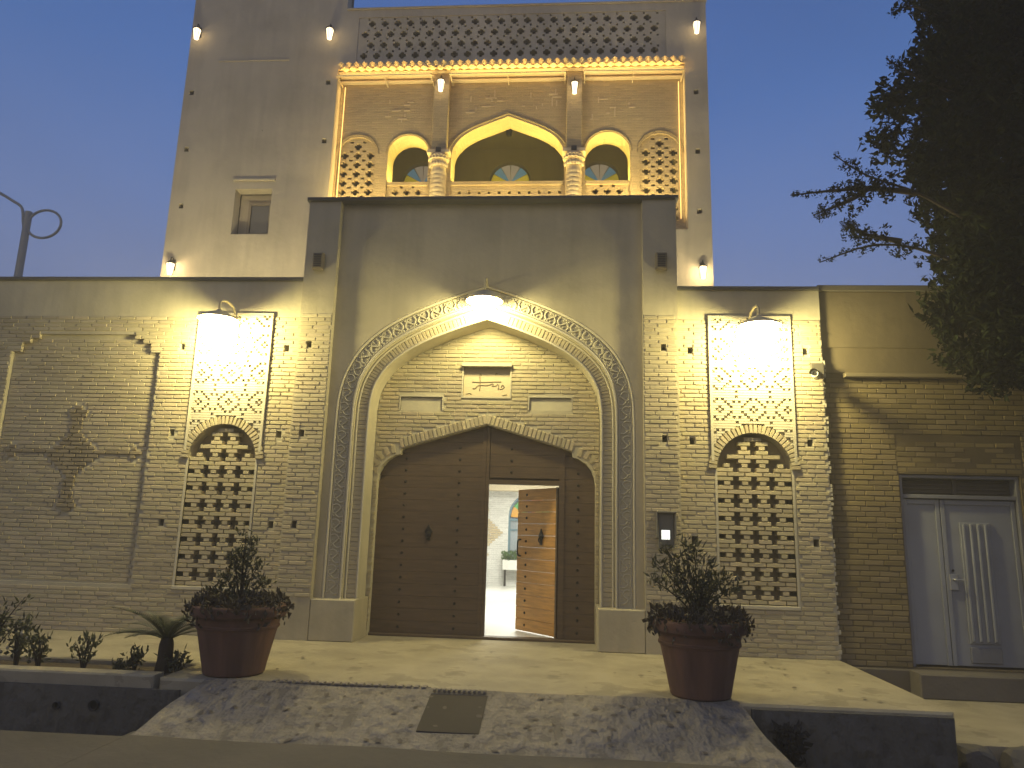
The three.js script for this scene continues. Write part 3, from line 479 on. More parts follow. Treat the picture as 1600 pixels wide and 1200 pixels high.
  // lattices in the outer bays and balustrades under the arches
  const lat = (cx, w, y0, name) => {
    const s = shapeOf([[cx - w, y0], [cx + w, y0], ...arcPts(cx, spring + .02, w, 20)]);
    const inside = (x, y, m) => Math.abs(x - cx) < w - m && y > y0 + m && (y < spring || Math.hypot(x - cx, y - spring - .02) < w - m);
    const C = .198; let r = 0;
    for (let y = y0 + .1; y < spring + w; y += .19, r++) for (let i = -3; i <= 3; i++) {
      const x = cx + i * .255; if (inside(x, y, .085)) s.holes.push(cross(x, y, .075, .035));
      const x2 = cx + (i + .5) * .255; if (inside(x2, y + .095, .04)) s.holes.push(rectPath(x2 - .037, x2 + .037, y + .095 - .024, y + .095 + .024));
      if (inside(x2, y, .04) && false) s.holes.push(rectPath(x2 - .02, x2 + .02, y - .02, y + .02));
    }
    return part(H, name, slab(s, LH - .14, LH - .05), M.loggia);
  };
  L.forEach(([cx, w]) => lat(cx, w - .002, 7.0, 'lattice_screen'));
  for (const [cx, w, big_] of [[-.15, 1.08, 1], [-2.07, .4, 0], [1.75, .42, 0]]) {
    const s = shapeOf([[cx - w + .001, 6.951], [cx + w - .001, 6.951], [cx + w - .001, 7.78], [cx - w + .001, 7.78]]);
    if (big_) for (let i = 0; i < 22; i++) for (let j = 0; j < 4; j++) { if ((i + j) % 2) continue; const x = cx - w + .08 + i * .0955, y = 7.27 + j * .125; s.holes.push(rectPath(x - .027, x + .027, y - .03, y + .03)); }
    else for (let j = 0; j < 3; j++) for (let i = -1; i <= 1; i++) { s.holes.push(cross(cx + i * .225, 7.26 + j * .2, .066, .032)); if (i < 1) s.holes.push(rectPath(cx + (i + .5) * .225 - .03, cx + (i + .5) * .225 + .03, 7.34 + j * .2, 7.38 + j * .2)); }
    part(H, 'balustrade_shade_sheet', box(cx - w + .004, cx + w - .004, 6.96, 7.775, LH - .23, LH - .205), mat([.16, .12, .06]));  // added dark sheet, its colour stands for shade in the balustrade holes
    part(H, 'balustrade', merge([slab(s, LH - .2, LH - .06), bevelBox(cx - w + .002, cx + w - .002, 7.781, 7.86, LH - .24, LH - .02, .008)]), M.loggia);
  }
  // relief of raised brick letters and stars above the arches
  const rel = []; const rr = rngOf(31);
  for (const [x0, x1, y0] of [[-1.12, -.35, 9.22], [.1, .82, 9.22], [-2.6, -1.75, 9.1], [1.4, 2.2, 9.1]]) for (let k = 0; k < 9; k++) { const x = x0 + rr() * (x1 - x0), y = y0 + Math.floor(rr() * 8) * .06, l = .06 + Math.floor(rr() * 3) * .06; if (rr() < .6) rel.push(box(x, x + l, y, y + .022, LH - .01, LH + .010)); else rel.push(box(x, x + .022, y, y + l, LH - .01, LH + .0105)); }
  rel.forEach((g, i) => g.translate(0, 0, -(i % 7) * .0004));
  part(H, 'brick_relief', merge(rel), M.warmStone, null, 'stuff');
  // pilasters, capitals and columns
  for (const cx of [-1.45, 1.115]) {
    part(H, 'pilaster', bevelBox(cx - .15, cx + .15, 8.42, 10.04, LH + .001, LH + .16, .012), M.loggia);
    const cap = [bevelBox(cx - .215, cx + .215, 8.34, 8.42, LH + .001, LH + .2, .01), lathe([[.13, 0], [.135, .06], [.16, .16], [.2, .28], [.17, .33], [.0, .33]], 20).translate(cx, 8.0, LH + .06)];
    for (let k = 0; k < 9; k++) { const a = -1.3 + k * .325, x = cx + Math.sin(a) * .165, z = LH + .06 + Math.cos(a) * .165; cap.push(clean(new THREE.SphereGeometry(.033, 8, 6).scale(.9, 1.5, .7).translate(x, 8.12, z)), clean(new THREE.TorusGeometry(.036, .014, 6, 12).rotateY(a).translate(x * 1.0 + Math.sin(a) * .03, 8.25, z + Math.cos(a) * .03))); }
    part(H, 'capital', merge(cap), M.warmStone);
    const sh = []; for (let k = 0; k < 11; k++) sh.push(lathe([[.145, 0], [.152, .012], [.152, .07], [.145, .082]], 24).translate(cx, 7.02 + k * .09, LH + .06));
    part(H, 'column', merge([...sh, lathe([[.14, 0], [.14, 1.25]], 24).translate(cx, 6.9, LH + .06)]), M.warmStone);
    part(H, 'putlog', bevelBox(cx - .05, cx + .05, 8.36, 8.45, LH + .15, LH + .215, .004), M.darkMetal);
  }
  // cornice: two mouldings and two rows of dog-tooth bricks
  for (const [x0, x1] of [[-3.49, -1.605], [-1.295, .96], [1.27, 3.17]]) part(H, 'moulding', merge([bevelBox(x0, x1, 9.92, 9.965, LH + .002, LH + .10, .016), bevelBox(x0, x1, 9.995, 10.04, LH + .002, LH + .16, .016)]), M.warmStone);
  part(H, 'frieze', merge([box(-3.49, 3.17, 10.041, 10.05, LH + .002, -3.60)]), M.warmStone);
  part(H, 'frieze', box(-3.49, 3.17, 10.0515, 10.105, LH + .002, LH + .16), M.warmStone);
  const toothA = clean(new THREE.CylinderGeometry(.085, .085, .05, 4, 1).rotateX(0).scale(1, 1, 1)), toothB = clean(new THREE.OctahedronGeometry(.078).scale(1, .85, 1));
  for (let i = 0; i < 43; i++) {
    const x = -3.42 + i * .1555, m = shade(new THREE.Mesh(toothB, M.warmStone)); m.name = 'tooth'; m.position.set(x + 1.5, 10.17, -3.535 + 8); H.add(m);
    if (i < 42) { const n = shade(new THREE.Mesh(toothA, M.warmStone)); n.name = 'tooth'; n.position.set(x + .078 + 1.5, 10.105, -3.565 + 8); H.add(n); }
  }
  // inside of the loggia
  part(H, 'loggia_floor', merge([box(-3.6, 3.35, 6.6, 6.75, -6.6, LH + .2), box(-3.45, 2.55, 6.56, 6.75, LH + .2005, -3.1)]), M.plasterHouse);
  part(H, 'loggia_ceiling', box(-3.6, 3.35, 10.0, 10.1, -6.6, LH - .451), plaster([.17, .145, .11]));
  const bw = shapeOf([[-3.6, 6.75], [3.35, 6.75], [3.35, 10], [-3.6, 10]]), fan = cx => [[cx - .47, 6.8], [cx + .47, 6.8], ...arcPts(cx, 9.2, .47, 16)];
  for (const cx of [-.32, 1.72, -2.36]) bw.holes.push(pathOf(fan(cx)));
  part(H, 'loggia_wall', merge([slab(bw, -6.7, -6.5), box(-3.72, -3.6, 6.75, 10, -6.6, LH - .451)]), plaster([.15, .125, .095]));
  for (const cx of [-.32, 1.72, -2.36]) {
    const d = new THREE.Group(); d.name = 'door'; H.add(d);
    part(d, 'door_leaf', merge([box(cx - .46, cx - .01, 6.81, 9.16, -6.66, -6.6), box(cx + .01, cx + .46, 6.81, 9.16, -6.66, -6.6)]), M.wood);
    const cc = [[.62, .52, .05], [.12, .3, .62], [.42, .38, .42], [.42, .38, .42], [.12, .3, .62], [.62, .52, .05]];
    for (let i = 0; i < 6; i++) { const a0 = Math.PI * i / 6 + .02, a1 = Math.PI * (i + 1) / 6 - .02, m = new THREE.MeshStandardMaterial({ roughness: .3, emissive: new THREE.Color().setRGB(...cc[i]), emissiveIntensity: .2 }); m.color.setRGB(...cc[i]); part(d, 'window_pane', slab(shapeOf([[cx, 9.21], ...arcPts(cx, 9.21, .44, 4, a0, a1)]), -6.63, -6.62), m); }
  }
  part(H, 'pendant_lamp', merge([tube([[-.2, 10.0, -4.6], [-.2, 9.5, -4.6]], .012, 4, 5), lathe([[.0, 0], [.055, .02], [.075, .2], [.05, .26], [.0, .3]], 8).translate(-.2, 9.2, -4.6)]), M.darkMetal);
  // LED strips tucked along the cornice, arch sills and jambs
  const strip = (x0, x1, y0, y1, z0, z1, m) => part(H, 'led_strip', box(x0, x1, y0, y1, z0, z1), m);
  for (const [x0, x1] of [[-3.46, -1.64], [-1.26, .93], [1.3, 3.14]]) { part(H, 'led_channel', merge([box(x0 - .02, x1 + .02, 9.865, 9.882, -3.49, -3.45), ...[x0, (x0 + x1) / 2, x1].map(x => box(x - .012, x + .012, 9.867, 9.88, LH + .001, -3.4905))]), M.warmStone); strip(x0, x1, 9.8825, 9.89, -3.485, -3.455, M.led); area([(x0 + x1) / 2, 9.895, -3.47], x1 - x0, .025, [0, 1, -.22], 40, [1, .56, .13]); }
  strip(-3.46, 3.14, 10.0515, 10.057, -3.635, -3.612, M.led); area([-.16, 10.06, -3.62], 6.6, .02, [0, .8, .6], 22, [1, .58, .14]);
  for (const [cx, w] of [[-.15, .95], [-2.07, .33], [1.75, .35]]) { strip(cx - w, cx + w, 7.863, 7.873, LH - .2, LH - .17, M.ledYellow); area([cx, 7.88, LH - .18], w * 2, .04, [0, 1, -.06], w > .5 ? 220 : 260, [1, .8, .17]); }
  for (const [x, s] of [[-3.40, -1], [3.09, 1]]) { strip(x - .006, x + .006, 7.05, 9.85, LH + .035, LH + .05, M.led); area([x + s * .01, 8.45, LH + .06], .03, 2.8, [s, 0, .35], 14, [1, .66, .2]); }
}
// floor uplights at the feet of the two columns and in front of the arcade
for (const [i, x] of [[0, -1.45], [1, 1.115]]) {
  const u = thing('uplight', i ? 'small floor uplight at the foot of the right arcade column' : 'small floor uplight at the foot of the left arcade column', 'lamp', [x, 6.751, -3.5]);
  part(u, 'housing', lathe([[0, 0], [.05, 0], [.06, .06], [.052, .07], [.05, .055], [0, .055]], 16).translate(x, 6.751, -3.5), M.darkMetal);
  part(u, 'lamp_lens', clean(new THREE.CylinderGeometry(.045, .045, .01, 16).translate(x, 6.815, -3.5)), M.glowSmall);
  const l = new THREE.SpotLight(new THREE.Color().setRGB(1, .78, .32), i ? 8 : 6, 0, 38 * D2R, .7, 2); l.target.position.set(x, 8.2, -3.8); scene.add(l.target); lamp(l, [x, 6.84, -3.5], 1.5);
}
for (const x of [-3.05, -2.1, -.6, .3, 1.8, 2.4]) { // row of little floods on the roof edge that wash the balustrades
  const u = thing('floodlight', `small floodlight washing the ${x < -2.8 ? 'left brick lattice' : x < -1.5 ? 'left small arch' : x < 0 ? 'left half of the big arch' : x < 1 ? 'right half of the big arch' : x < 2 ? 'right small arch' : 'right brick lattice'} of the arcade`, 'lamp', [x, 6.751, -3.34]);
  part(u, 'housing', bevelBox(x - .05, x + .05, 6.751, 6.81, -3.38, -3.30, .006), M.darkMetal);
  part(u, 'lamp_lens', box(x - .04, x + .04, 6.811, 6.818, -3.37, -3.31), M.glowSmall);
  const l = new THREE.SpotLight(new THREE.Color().setRGB(1, .74, .26), Math.abs(x) > 2.3 ? 13 : 9, 0, 60 * D2R, .8, 2); l.target.position.set(x, 7.9, LH); scene.add(l.target); lamp(l, [x, 6.83, -3.34], 2);
}
// lanterns fixed to the house front
function houseLantern(x, y, z, label, cd) {
  const t = thing('wall_lantern', label, 'lantern', [x, y, z], 'small lanterns on the house front'); delete t.userData.group;
  part(t, 'back_plate', bevelBox(x - .03, x + .03, y - .02, y + .2, z + .002, z + .02, .004), M.darkMetal);
  part(t, 'arm', tube([[x, y + .17, z + .01], [x, y + .21, z + .06], [x, y + .2, z + .12], [x, y + .165, z + .12]], .009, 14, 6), M.darkMetal);
  part(t, 'lamp_glass', lathe([[.0, -.13], [.045, -.13], [.072, .08], [.0, .08]], 6).translate(x, y, z + .12), M.glowSmall);
  part(t, 'cap', lathe([[.09, .08], [.085, .095], [.03, .135], [.012, .165], [0, .17]], 6).translate(x, y, z + .12), M.darkMetal);
  part(t, 'frame', merge([0, 1, 2, 3, 4, 5].map(k => { const a = k * Math.PI / 3, c = Math.cos(a), s = Math.sin(a); return tube([[x + s * .047, y - .13, z + .12 + c * .047], [x + s * .075, y + .08, z + .12 + c * .075]], .005, 2, 5); })), M.darkMetal);
  point([x, y - .02, z + .12], cd, [1, .76, .42], 2.5);
}
houseLantern(-6.40, 10.9, -3.6, 'lit lantern near the top outer corner of the blank left bay of the house', .10);
houseLantern(-3.69, 10.83, -3.6, 'lit lantern beside the left end of the pierced parapet', .07);
houseLantern(3.40, 10.78, -3.6, 'lit lantern right of the pierced parapet, at the top right corner', .10);
houseLantern(-1.45, 9.72, LH + .16, 'lit lantern high on the left arcade pilaster', .12);
houseLantern(1.115, 9.62, LH + .16, 'lit lantern high on the right arcade pilaster, brightest of the upper ones', .3);
houseLantern(-6.34, 5.97, -3.6, 'lit lantern low on the left corner of the house, just above the garden wall', 1.1);
houseLantern(3.40, 5.91, -3.6, 'lit lantern low on the right corner of the house, just above the garden wall', 1.1);
for (const [x, side] of [[-4.9, 'left'], [3.0, 'right']]) { // courtyard lamps that light the house front from behind the garden wall
  const t = thing('courtyard_lamp', `post lamp in the courtyard behind the ${side} garden wall`, 'lamp', [x, 0, -1.4]);
  part(t, 'post', lathe([[0, 0], [.09, 0], [.09, .04], [.03, .08], [.025, 3.3], [.05, 3.33], [0, 3.34]], 14).translate(x, 0, -1.4), M.darkMetal);
  part(t, 'lamp_globe', clean(new THREE.SphereGeometry(.11, 18, 12).translate(x, 3.45, -1.4)), M.glow);
  point([x, 3.45, -1.4], side === 'left' ? 40 : 30, [1, .88, .5], 5);
}

// ------------------------------------------------------------------ big lamps on the street front
function bigLantern(x, y, out, label, cd) {
  const t = thing('street_front_lantern', label, 'lantern', [x, y, 0]);
  part(t, 'back_plate', bevelBox(x - .06, x + .06, y - .12, y + .24, .038, .055, .006), M.paleMetal);
  part(t, 'arm', tube([[x, y + .16, .03], [x, y + .34, .12], [x, y + .36, out - .1], [x, y + .3, out], [x, y + .21, out]], .015, 24, 8), M.paleMetal);
  part(t, 'lamp_glass', lathe([[0, -.27], [.10, -.26], [.165, -.12], [.185, .05], [.165, .12], [.0, .125]], 18).translate(x, y, out), M.glow);
  part(t, 'cap', lathe([[.25, .08], [.235, .11], [.1, .17], [.04, .195], [.02, .22], [0, .22]], 16).translate(x, y, out), M.paleMetal);
  point([x, y - .07, out], cd, [1, .87, .37], 5);
}
bigLantern(-3.28, 3.72, .5, 'glaring lantern on the wall above the left lattice niche', 20);
bigLantern(3.28, 3.68, .5, 'glaring lantern on the wall above the right lattice niche', 20);
{
  const x = 0, y = 4.13, t = thing('arch_lamp', 'glaring lamp hanging at the point of the gateway arch', 'lamp', [x, y, .1]);
  part(t, 'bracket', tube([[0, 4.42, .0], [0, 4.47, .1], [0, 4.42, .25], [0, 4.27, .25]], .014, 16, 7), M.paleMetal);
  part(t, 'cap', lathe([[.235, .005], [.21, .07], [.15, .1], [.05, .14], [0, .145]], 16).translate(x, y, .25), M.paleMetal);
  part(t, 'lamp_glass', lathe([[0, -.17], [.09, -.155], [.155, -.05], [.14, .04], [0, .06]], 18).translate(x, y, .25), M.glow);
  point([x, y - .05, .25], 10, [1, .88, .38], 5);
}

// ------------------------------------------------------------------ fittings on the walls
{
  const t = thing('intercom', 'dark hooded intercom panel with a lit white screen on the right gate pier', 'intercom', [2.215, 1.38, .1]);
  part(t, 'case', bevelBox(2.12, 2.31, 1.17, 1.59, .108, .15, .012), mat([.12, .115, .10], { roughness: .5 })); part(t, 'hood', merge([bevelBox(2.10, 2.33, 1.585, 1.61, .108, .21, .006), bevelBox(2.10, 2.121, 1.3, 1.584, .108, .19, .006), bevelBox(2.309, 2.33, 1.3, 1.584, .108, .19, .006)]), mat([.16, .15, .13]));
  part(t, 'screen', bevelBox(2.16, 2.255, 1.285, 1.39, .1505, .156, .004), new THREE.MeshStandardMaterial({ color: 0xffffff, emissive: new THREE.Color().setRGB(.95, 1, .88), emissiveIntensity: 1.3 }));
  part(t, 'button', merge([0, 1, 2].map(i => clean(new THREE.CylinderGeometry(.012, .012, .012, 12).rotateX(Math.PI / 2).translate(2.17 + i * .04, 1.22, .153)))), M.darkMetal);
  const c = thing('security_camera', 'white bullet security camera on a dark bracket at the wall end', 'camera', [4.05, 3.34, 0]);
  part(c, 'base_plate', bevelBox(3.99, 4.14, 3.28, 3.43, .016, .07, .006), mat([.09, .08, .065])); part(c, 'arm', tube([[4.06, 3.33, .06], [4.04, 3.27, .14], [4.0, 3.26, .2]], .018, 10, 7), mat([.12, .11, .09]));
  part(c, 'camera_body', clean(new THREE.CylinderGeometry(.042, .042, .2, 18).rotateX(Math.PI / 2).rotateY(-.45).translate(3.985, 3.245, .22)), mat([.7, .68, .6], { roughness: .4 }));
  part(c, 'hood', (() => { const g = new THREE.CylinderGeometry(.05, .05, .26, 18, 1, true, -Math.PI / 2, Math.PI).rotateX(-Math.PI / 2).rotateY(-.45).translate(3.975, 3.247, .235); return clean(g); })(), mat([.2, .19, .16], { side: THREE.DoubleSide }));
  part(c, 'lens', clean(new THREE.CylinderGeometry(.022, .022, .012, 14).rotateX(Math.PI / 2).rotateY(-.45).translate(3.94, 3.245, .313)), M.iron);
  for (const s of [-1, 1]) { const b = thing('wall_box', s < 0 ? 'small dark box mounted high on the left gate pier' : 'small dark box mounted high on the right gate pier', 'box', [s * 2.2, 4.7, .1]); const x = s * 2.2; part(b, 'case', bevelBox(x - .07, x + .07, 4.59, 4.81, .101, .19, .02), mat([.14, .115, .085])); part(b, 'grille', merge(Array.from({ length: 6 }, (_, i) => box(x - .05, x + .05, 4.62 + i * .03, 4.632 + i * .03, .19, .196))), M.darkMetal); }
}

// ------------------------------------------------------------------ neighbour with the white metal door
{
  const n = thing('neighbour_wall', 'dim yellow brick house front with pale metal door, right of the gateway', 'house', [7, -.33, -.2]);
  const D = [5.0, 6.38, -.06, 2.13];
  const s = shapeOf([[4.153, -.4], [12, -.4], [12, 4.44], [4.153, 4.44]]); s.holes.push(rectPath(...D));
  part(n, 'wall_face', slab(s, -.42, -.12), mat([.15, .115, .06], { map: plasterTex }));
  part(n, 'render_band', bevelBox(4.155, 12, 3.34, 4.38, -.119, -.085, .008), plaster([.17, .135, .078]));
  part(n, 'render_step', bevelBox(4.155, 12, 3.66, 4.381, -.084, -.066, .006), plaster([.17, .135, .078]));
  part(n, 'coping', bevelBox(4.155, 12, 4.382, 4.46, -.5, -.03, .01), mat([.13, .115, .09]));
  part(n, 'ledge', bevelBox(4.42, 12, 3.285, 3.338, -.119, -.03, .01), mat([.22, .18, .11]));
  part(n, 'plinth', bevelBox(4.155, 12, -.33, -.075, -.119, -.02, .01), mat([.13, .11, .085], { map: stainTex }));
  part(n, 'back_wall', box(4.16, 12, -.4, 4.43, -.7, -.425), M.darkVoid);
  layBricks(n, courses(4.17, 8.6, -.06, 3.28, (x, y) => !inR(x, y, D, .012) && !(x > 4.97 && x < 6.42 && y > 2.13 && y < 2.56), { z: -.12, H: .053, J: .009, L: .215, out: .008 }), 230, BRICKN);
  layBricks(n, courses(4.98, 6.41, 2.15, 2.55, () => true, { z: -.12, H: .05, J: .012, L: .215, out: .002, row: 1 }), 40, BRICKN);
  const d = new THREE.Group(); d.name = 'metal_door'; d.userData.label = 'pale blue grey metal double door with ribbed panel'; n.add(d);
  const paint = mat([.29, .30, .33], { roughness: .45, map: stainTex }), paintD = mat([.22, .22, .24], { roughness: .5, map: stainTex });
  part(d, 'frame', merge([bevelBox(5.0, 5.045, -.055, 2.125, -.3, -.15, .006), bevelBox(6.335, 6.38, -.055, 2.125, -.3, -.15, .006), bevelBox(5.046, 6.334, 2.085, 2.125, -.3, -.152, .006), bevelBox(5.046, 6.334, 1.845, 1.89, -.3, -.154, .006)]), paintD);
  part(d, 'transom_grille', merge([box(5.046, 6.334, 1.891, 2.084, -.29, -.285), ...Array.from({ length: 4 }, (_, i) => bevelBox(5.05, 6.33, 1.915 + i * .045, 1.93 + i * .045, -.28, -.262, .003)), bevelBox(5.66, 5.70, 1.891, 2.084, -.28, -.24, .004)]), mat([.10, .085, .07]));
  const leaf = (x0, x1) => { const g = new THREE.Group(); g.name = 'door_leaf'; d.add(g); part(g, 'sheet', bevelBox(x0, x1, -.04, 1.84, -.26, -.215, .008), paint); part(g, 'rail', merge([bevelBox(x0 + .002, x0 + .05, -.038, 1.838, -.214, -.195, .004), bevelBox(x1 - .05, x1 - .002, -.038, 1.838, -.214, -.195, .004), bevelBox(x0 + .051, x1 - .051, 1.78, 1.838, -.214, -.195, .004)]), paint); return g; };
  leaf(5.05, 5.47); const lr = leaf(5.475, 6.33);
  part(lr, 'ribbed_panel', merge([bevelBox(5.68, 6.02, .21, 1.575, -.214, -.19, .006), ...Array.from({ length: 4 }, (_, i) => bevelBox(5.695 + i * .082, 5.735 + i * .082, .23, 1.56, -.1895, -.165, .012))]), paint);
  part(lr, 'letter_slot', merge([bevelBox(5.68, 6.02, .0, .17, -.214, -.19, .006)]), paintD); part(lr, 'handle', merge([bevelBox(5.51, 5.60, .80, .98, -.194, -.18, .004), tube([[5.55, .92, -.18], [5.55, .92, -.14], [5.64, .915, -.135]], .011, 10, 6)]), mat([.5, .5, .5], { metalness: .6, roughness: .35 })); part(lr, 'keyhole', clean(new THREE.CylinderGeometry(.014, .014, .008, 12).rotateX(Math.PI / 2).translate(5.56, 1.02, -.193)), M.iron);
  const st = thing('door_step', 'low worn step under the pale metal door', 'step', [5.7, -.33, .06]); part(st, 'slab', bevelBox(4.9, 6.6, -.33, -.07, -.018, .24, .015), mat([.16, .14, .11], { map: stainTex, bumpMap: fineBump, bumpScale: .006 }));
  // irregular toothed end of the brick wall
  const rg = []; for (let i = 0; i < 66; i++) { const y = .01 + i * .0535; if (rnd() < .3) continue; rg.push(unitBrick.clone().applyMatrix4(new THREE.Matrix4().compose(V(4.148 + rnd() * rnd() * .02, y + .02 + rnd() * .01, -.1), new THREE.Quaternion(), V(.02 + rnd() * .045, .03 + rnd() * .03, .09 + rnd() * .014)))); }
  const w2 = scene.children.find(o => o.name === 'garden_wall_001'); part(w2, 'ragged_edge', merge(rg), M.edgeBrick);
}

// ------------------------------------------------------------------ potted plants
const potLeaf = leafMat([.07, .07, .028]), trailing = leafMat([.05, .036, .02]), bark = mat([.04, .03, .02], { bumpMap: fineBump, bumpScale: .004 });
function potted(x, z, r, h, label, build) {
  const t = thing('potted_plant', label, 'potted plant', [x, 0, z]);
  const k = r / .4;
  part(t, 'pot', lathe([[.0, .004], [.25 * k, .004], [.262 * k, .02], [.33 * k, h * .55], [.365 * k, h * .8], [.372 * k, h * .83], [.405 * k, h * .84], [.415 * k, h * .87], [.415 * k, h * .97], [.4 * k, h], [.36 * k, h], [.35 * k, h * .9], [.0, h * .88]], 40).translate(x, 0, z), M.terracotta);
  part(t, 'pot_band', merge([lathe([[.35 * k, h * .66], [.362 * k, h * .68], [.362 * k, h * .71], [.35 * k, h * .73]], 40).translate(x, 0, z)]), M.terracotta);
  part(t, 'soil', clean(new THREE.CircleGeometry(.35 * k, 24).rotateX(-Math.PI / 2).translate(x, h * .91, z)), M.soil);
  part(t, 'trailing_leaves', leafCloud(900, () => { const a = rnd() * 6.283, q = r * (.55 + rnd() * .6), b = 1 + .5 * Math.sin(a * 5 + x); return [x + Math.cos(a) * q, h * (.97 + (q > r ? -.22 * rnd() : .1 * rnd()) * b) + .02, z + Math.sin(a) * q]; }, .07, .035), trailing);
  build(t); return t;
}
function sprigs(t, x, z, y0, stems, mat_, leafLen, leafWid, per) {
  const st = [], at = [];
  for (const [dx, top, dz, bend] of stems) {
    const pts = [[x + dx * .1, y0, z + dz * .1], [x + dx * .35, y0 + (top - y0) * .4, z + dz * .35], [x + dx * .7 + bend * .5, y0 + (top - y0) * .75, z + dz * .7], [x + dx + bend, top, z + dz]];
    st.push(taperTube(pts, .011, .003, 10, 5)); const c = new THREE.CatmullRomCurve3(pts.map(p => V(...p)));
    for (let i = 0; i < per; i++) { const p = c.getPoint(.25 + .78 * Math.pow(rnd(), .8)); at.push([p.x + (rnd() - .5) * .12, p.y + (rnd() - .5) * .08, p.z + (rnd() - .5) * .12]); }
  }
  part(t, 'stem', merge(st), bark); part(t, 'foliage', leafCloud(at.length, i => at[i], leafLen, leafWid), mat_);
}
potted(-1.93, 2.16, .405, .60, 'big terracotta pot with a tall thin shrub, left of the ramp', t => sprigs(t, -1.93, 2.16, .56, [[-.02, 1.26, -.02, .0], [.05, 1.18, .02, .02], [-.09, 1.05, .03, -.02], [.1, .98, -.04, .04], [0, 1.1, .06, .02], [-.14, .86, 0, -.05], [.17, .82, .03, .08], [-.2, .74, .04, -.05]], potLeaf, .06, .026, 70));
potted(2.2, 2.27, .385, .62, 'big terracotta pot with a bushy shrub leaning left, right of the ramp', t => sprigs(t, 2.2, 2.27, .58, [[-.1, 1.3, 0, -.04], [-.2, 1.22, .03, -.08], [-.02, 1.24, -.05, 0], [-.26, 1.08, 0, -.1], [.06, 1.1, .05, .02], [.17, 1.0, 0, .06], [.24, .92, .04, .06], [-.16, 1.02, .08, -.05], [0, .98, .1, .03], [-.3, .95, -.04, -.1], [.1, .9, -.08, .05]], potLeaf, .085, .022, 80));
// ------------------------------------------------------------------ bed plants
{
  const cyc = thing('sago_palm', 'low palm with arching dark fronds on a stubby trunk beside the left pot', 'palm', [-2.67, -.05, 2.0]);
  part(cyc, 'trunk', lathe([[0, -.05], [.085, -.05], [.07, .05], [.065, .2], [.05, .26], [0, .27]], 14).translate(-2.67, 0, 2.0), bark);
  const gm = leafMat([.045, .06, .02]);
  for (let k = 0; k < 22; k++) {
    const a = k * 2.4 + rnd() * .4, up = .35 + rnd() * .75, L = .42 + rnd() * .16, pts = []; for (let i = 0; i <= 5; i++) { const u = i / 5; pts.push([-2.67 + Math.cos(a) * L * u * Math.cos(up * (1 - u * .6)), .23 + L * (Math.sin(up) * u * 1.15 - .42 * u * u), 2.0 + Math.sin(a) * L * u * .9]); }
    const c = new THREE.CatmullRomCurve3(pts.map(p => V(...p))), g = [taperTube(pts, .006, .002, 8, 4)], pos = [];
    for (let i = 2; i < 26; i++) { const p = c.getPoint(i / 26), d = c.getTangent(i / 26), s = V(-d.z, 0, d.x).normalize(), l = .10 * Math.sin(Math.PI * (.15 + .8 * i / 26)); for (const q of [-1, 1]) { const e = p.clone().addScaledVector(s, q * l).addScaledVector(d, l * .55).add(V(0, l * .35, 0)), w = d.clone().multiplyScalar(.006); pos.push(p.x - w.x, p.y - w.y, p.z - w.z, e.x, e.y, e.z, p.x + w.x, p.y + w.y, p.z + w.z); } }
    const lg = new THREE.BufferGeometry(); lg.setAttribute('position', new THREE.Float32BufferAttribute(pos, 3)); lg.computeVertexNormals(); g.push(clean(lg));
    part(cyc, 'frond', merge(g), gm);
  }
  const bloomMat = mat([.45, .40, .28]), bedPlants = [[-3.42, 2.05, .30, 'upright leafy seedling in the bed, third plant left of the palm'], [-2.95, 2.0, .17, 'short broad leafy plant in the bed just left of the palm trunk'], [-2.5, 2.08, .18, 'small seedling in the bed between palm and left pot'], [-3.02, 2.12, .08, 'tiny low sprout in the bed behind the kerb'], [-4.05, 2.1, .42, 'bushy dark plant with pale blooms at the left end of the bed'], [-4.3, 2.2, .52, 'tallest dark shrub at the far left end of the bed, twig reaching right'], [-3.78, 2.15, .34, 'thin weed in the bed near the left end of the kerb']];
  for (const [x, z, h, label] of bedPlants) {
    const t = thing('bed_plant', label, 'plant', [x, -.05, z]), n = 3 + Math.round(h * 14), st = [];
    for (let k = 0; k < n; k++) { const a = rnd() * 6.283, q = rnd() * h * .5; st.push([Math.cos(a) * q, -.05 + h * (.6 + rnd() * .45), Math.sin(a) * q, (rnd() - .5) * .05]); }
    if (h > .5) st.push([.2, .60, 0, .12], [.16, .5, .05, .06]);
    sprigs(t, x, z, -.05, st, leafMat([.06, .065, .025]), .05 + h * .05, .03, 16);
    if (h > .4 && h < .5) for (let k = 0; k < 12; k++) part(t, 'bloom', clean(new THREE.IcosahedronGeometry(.017, 1).translate(x + (rnd() - .5) * .3, .08 + rnd() * .28, z + .05 + (rnd() - .5) * .2)), bloomMat);
  }
}
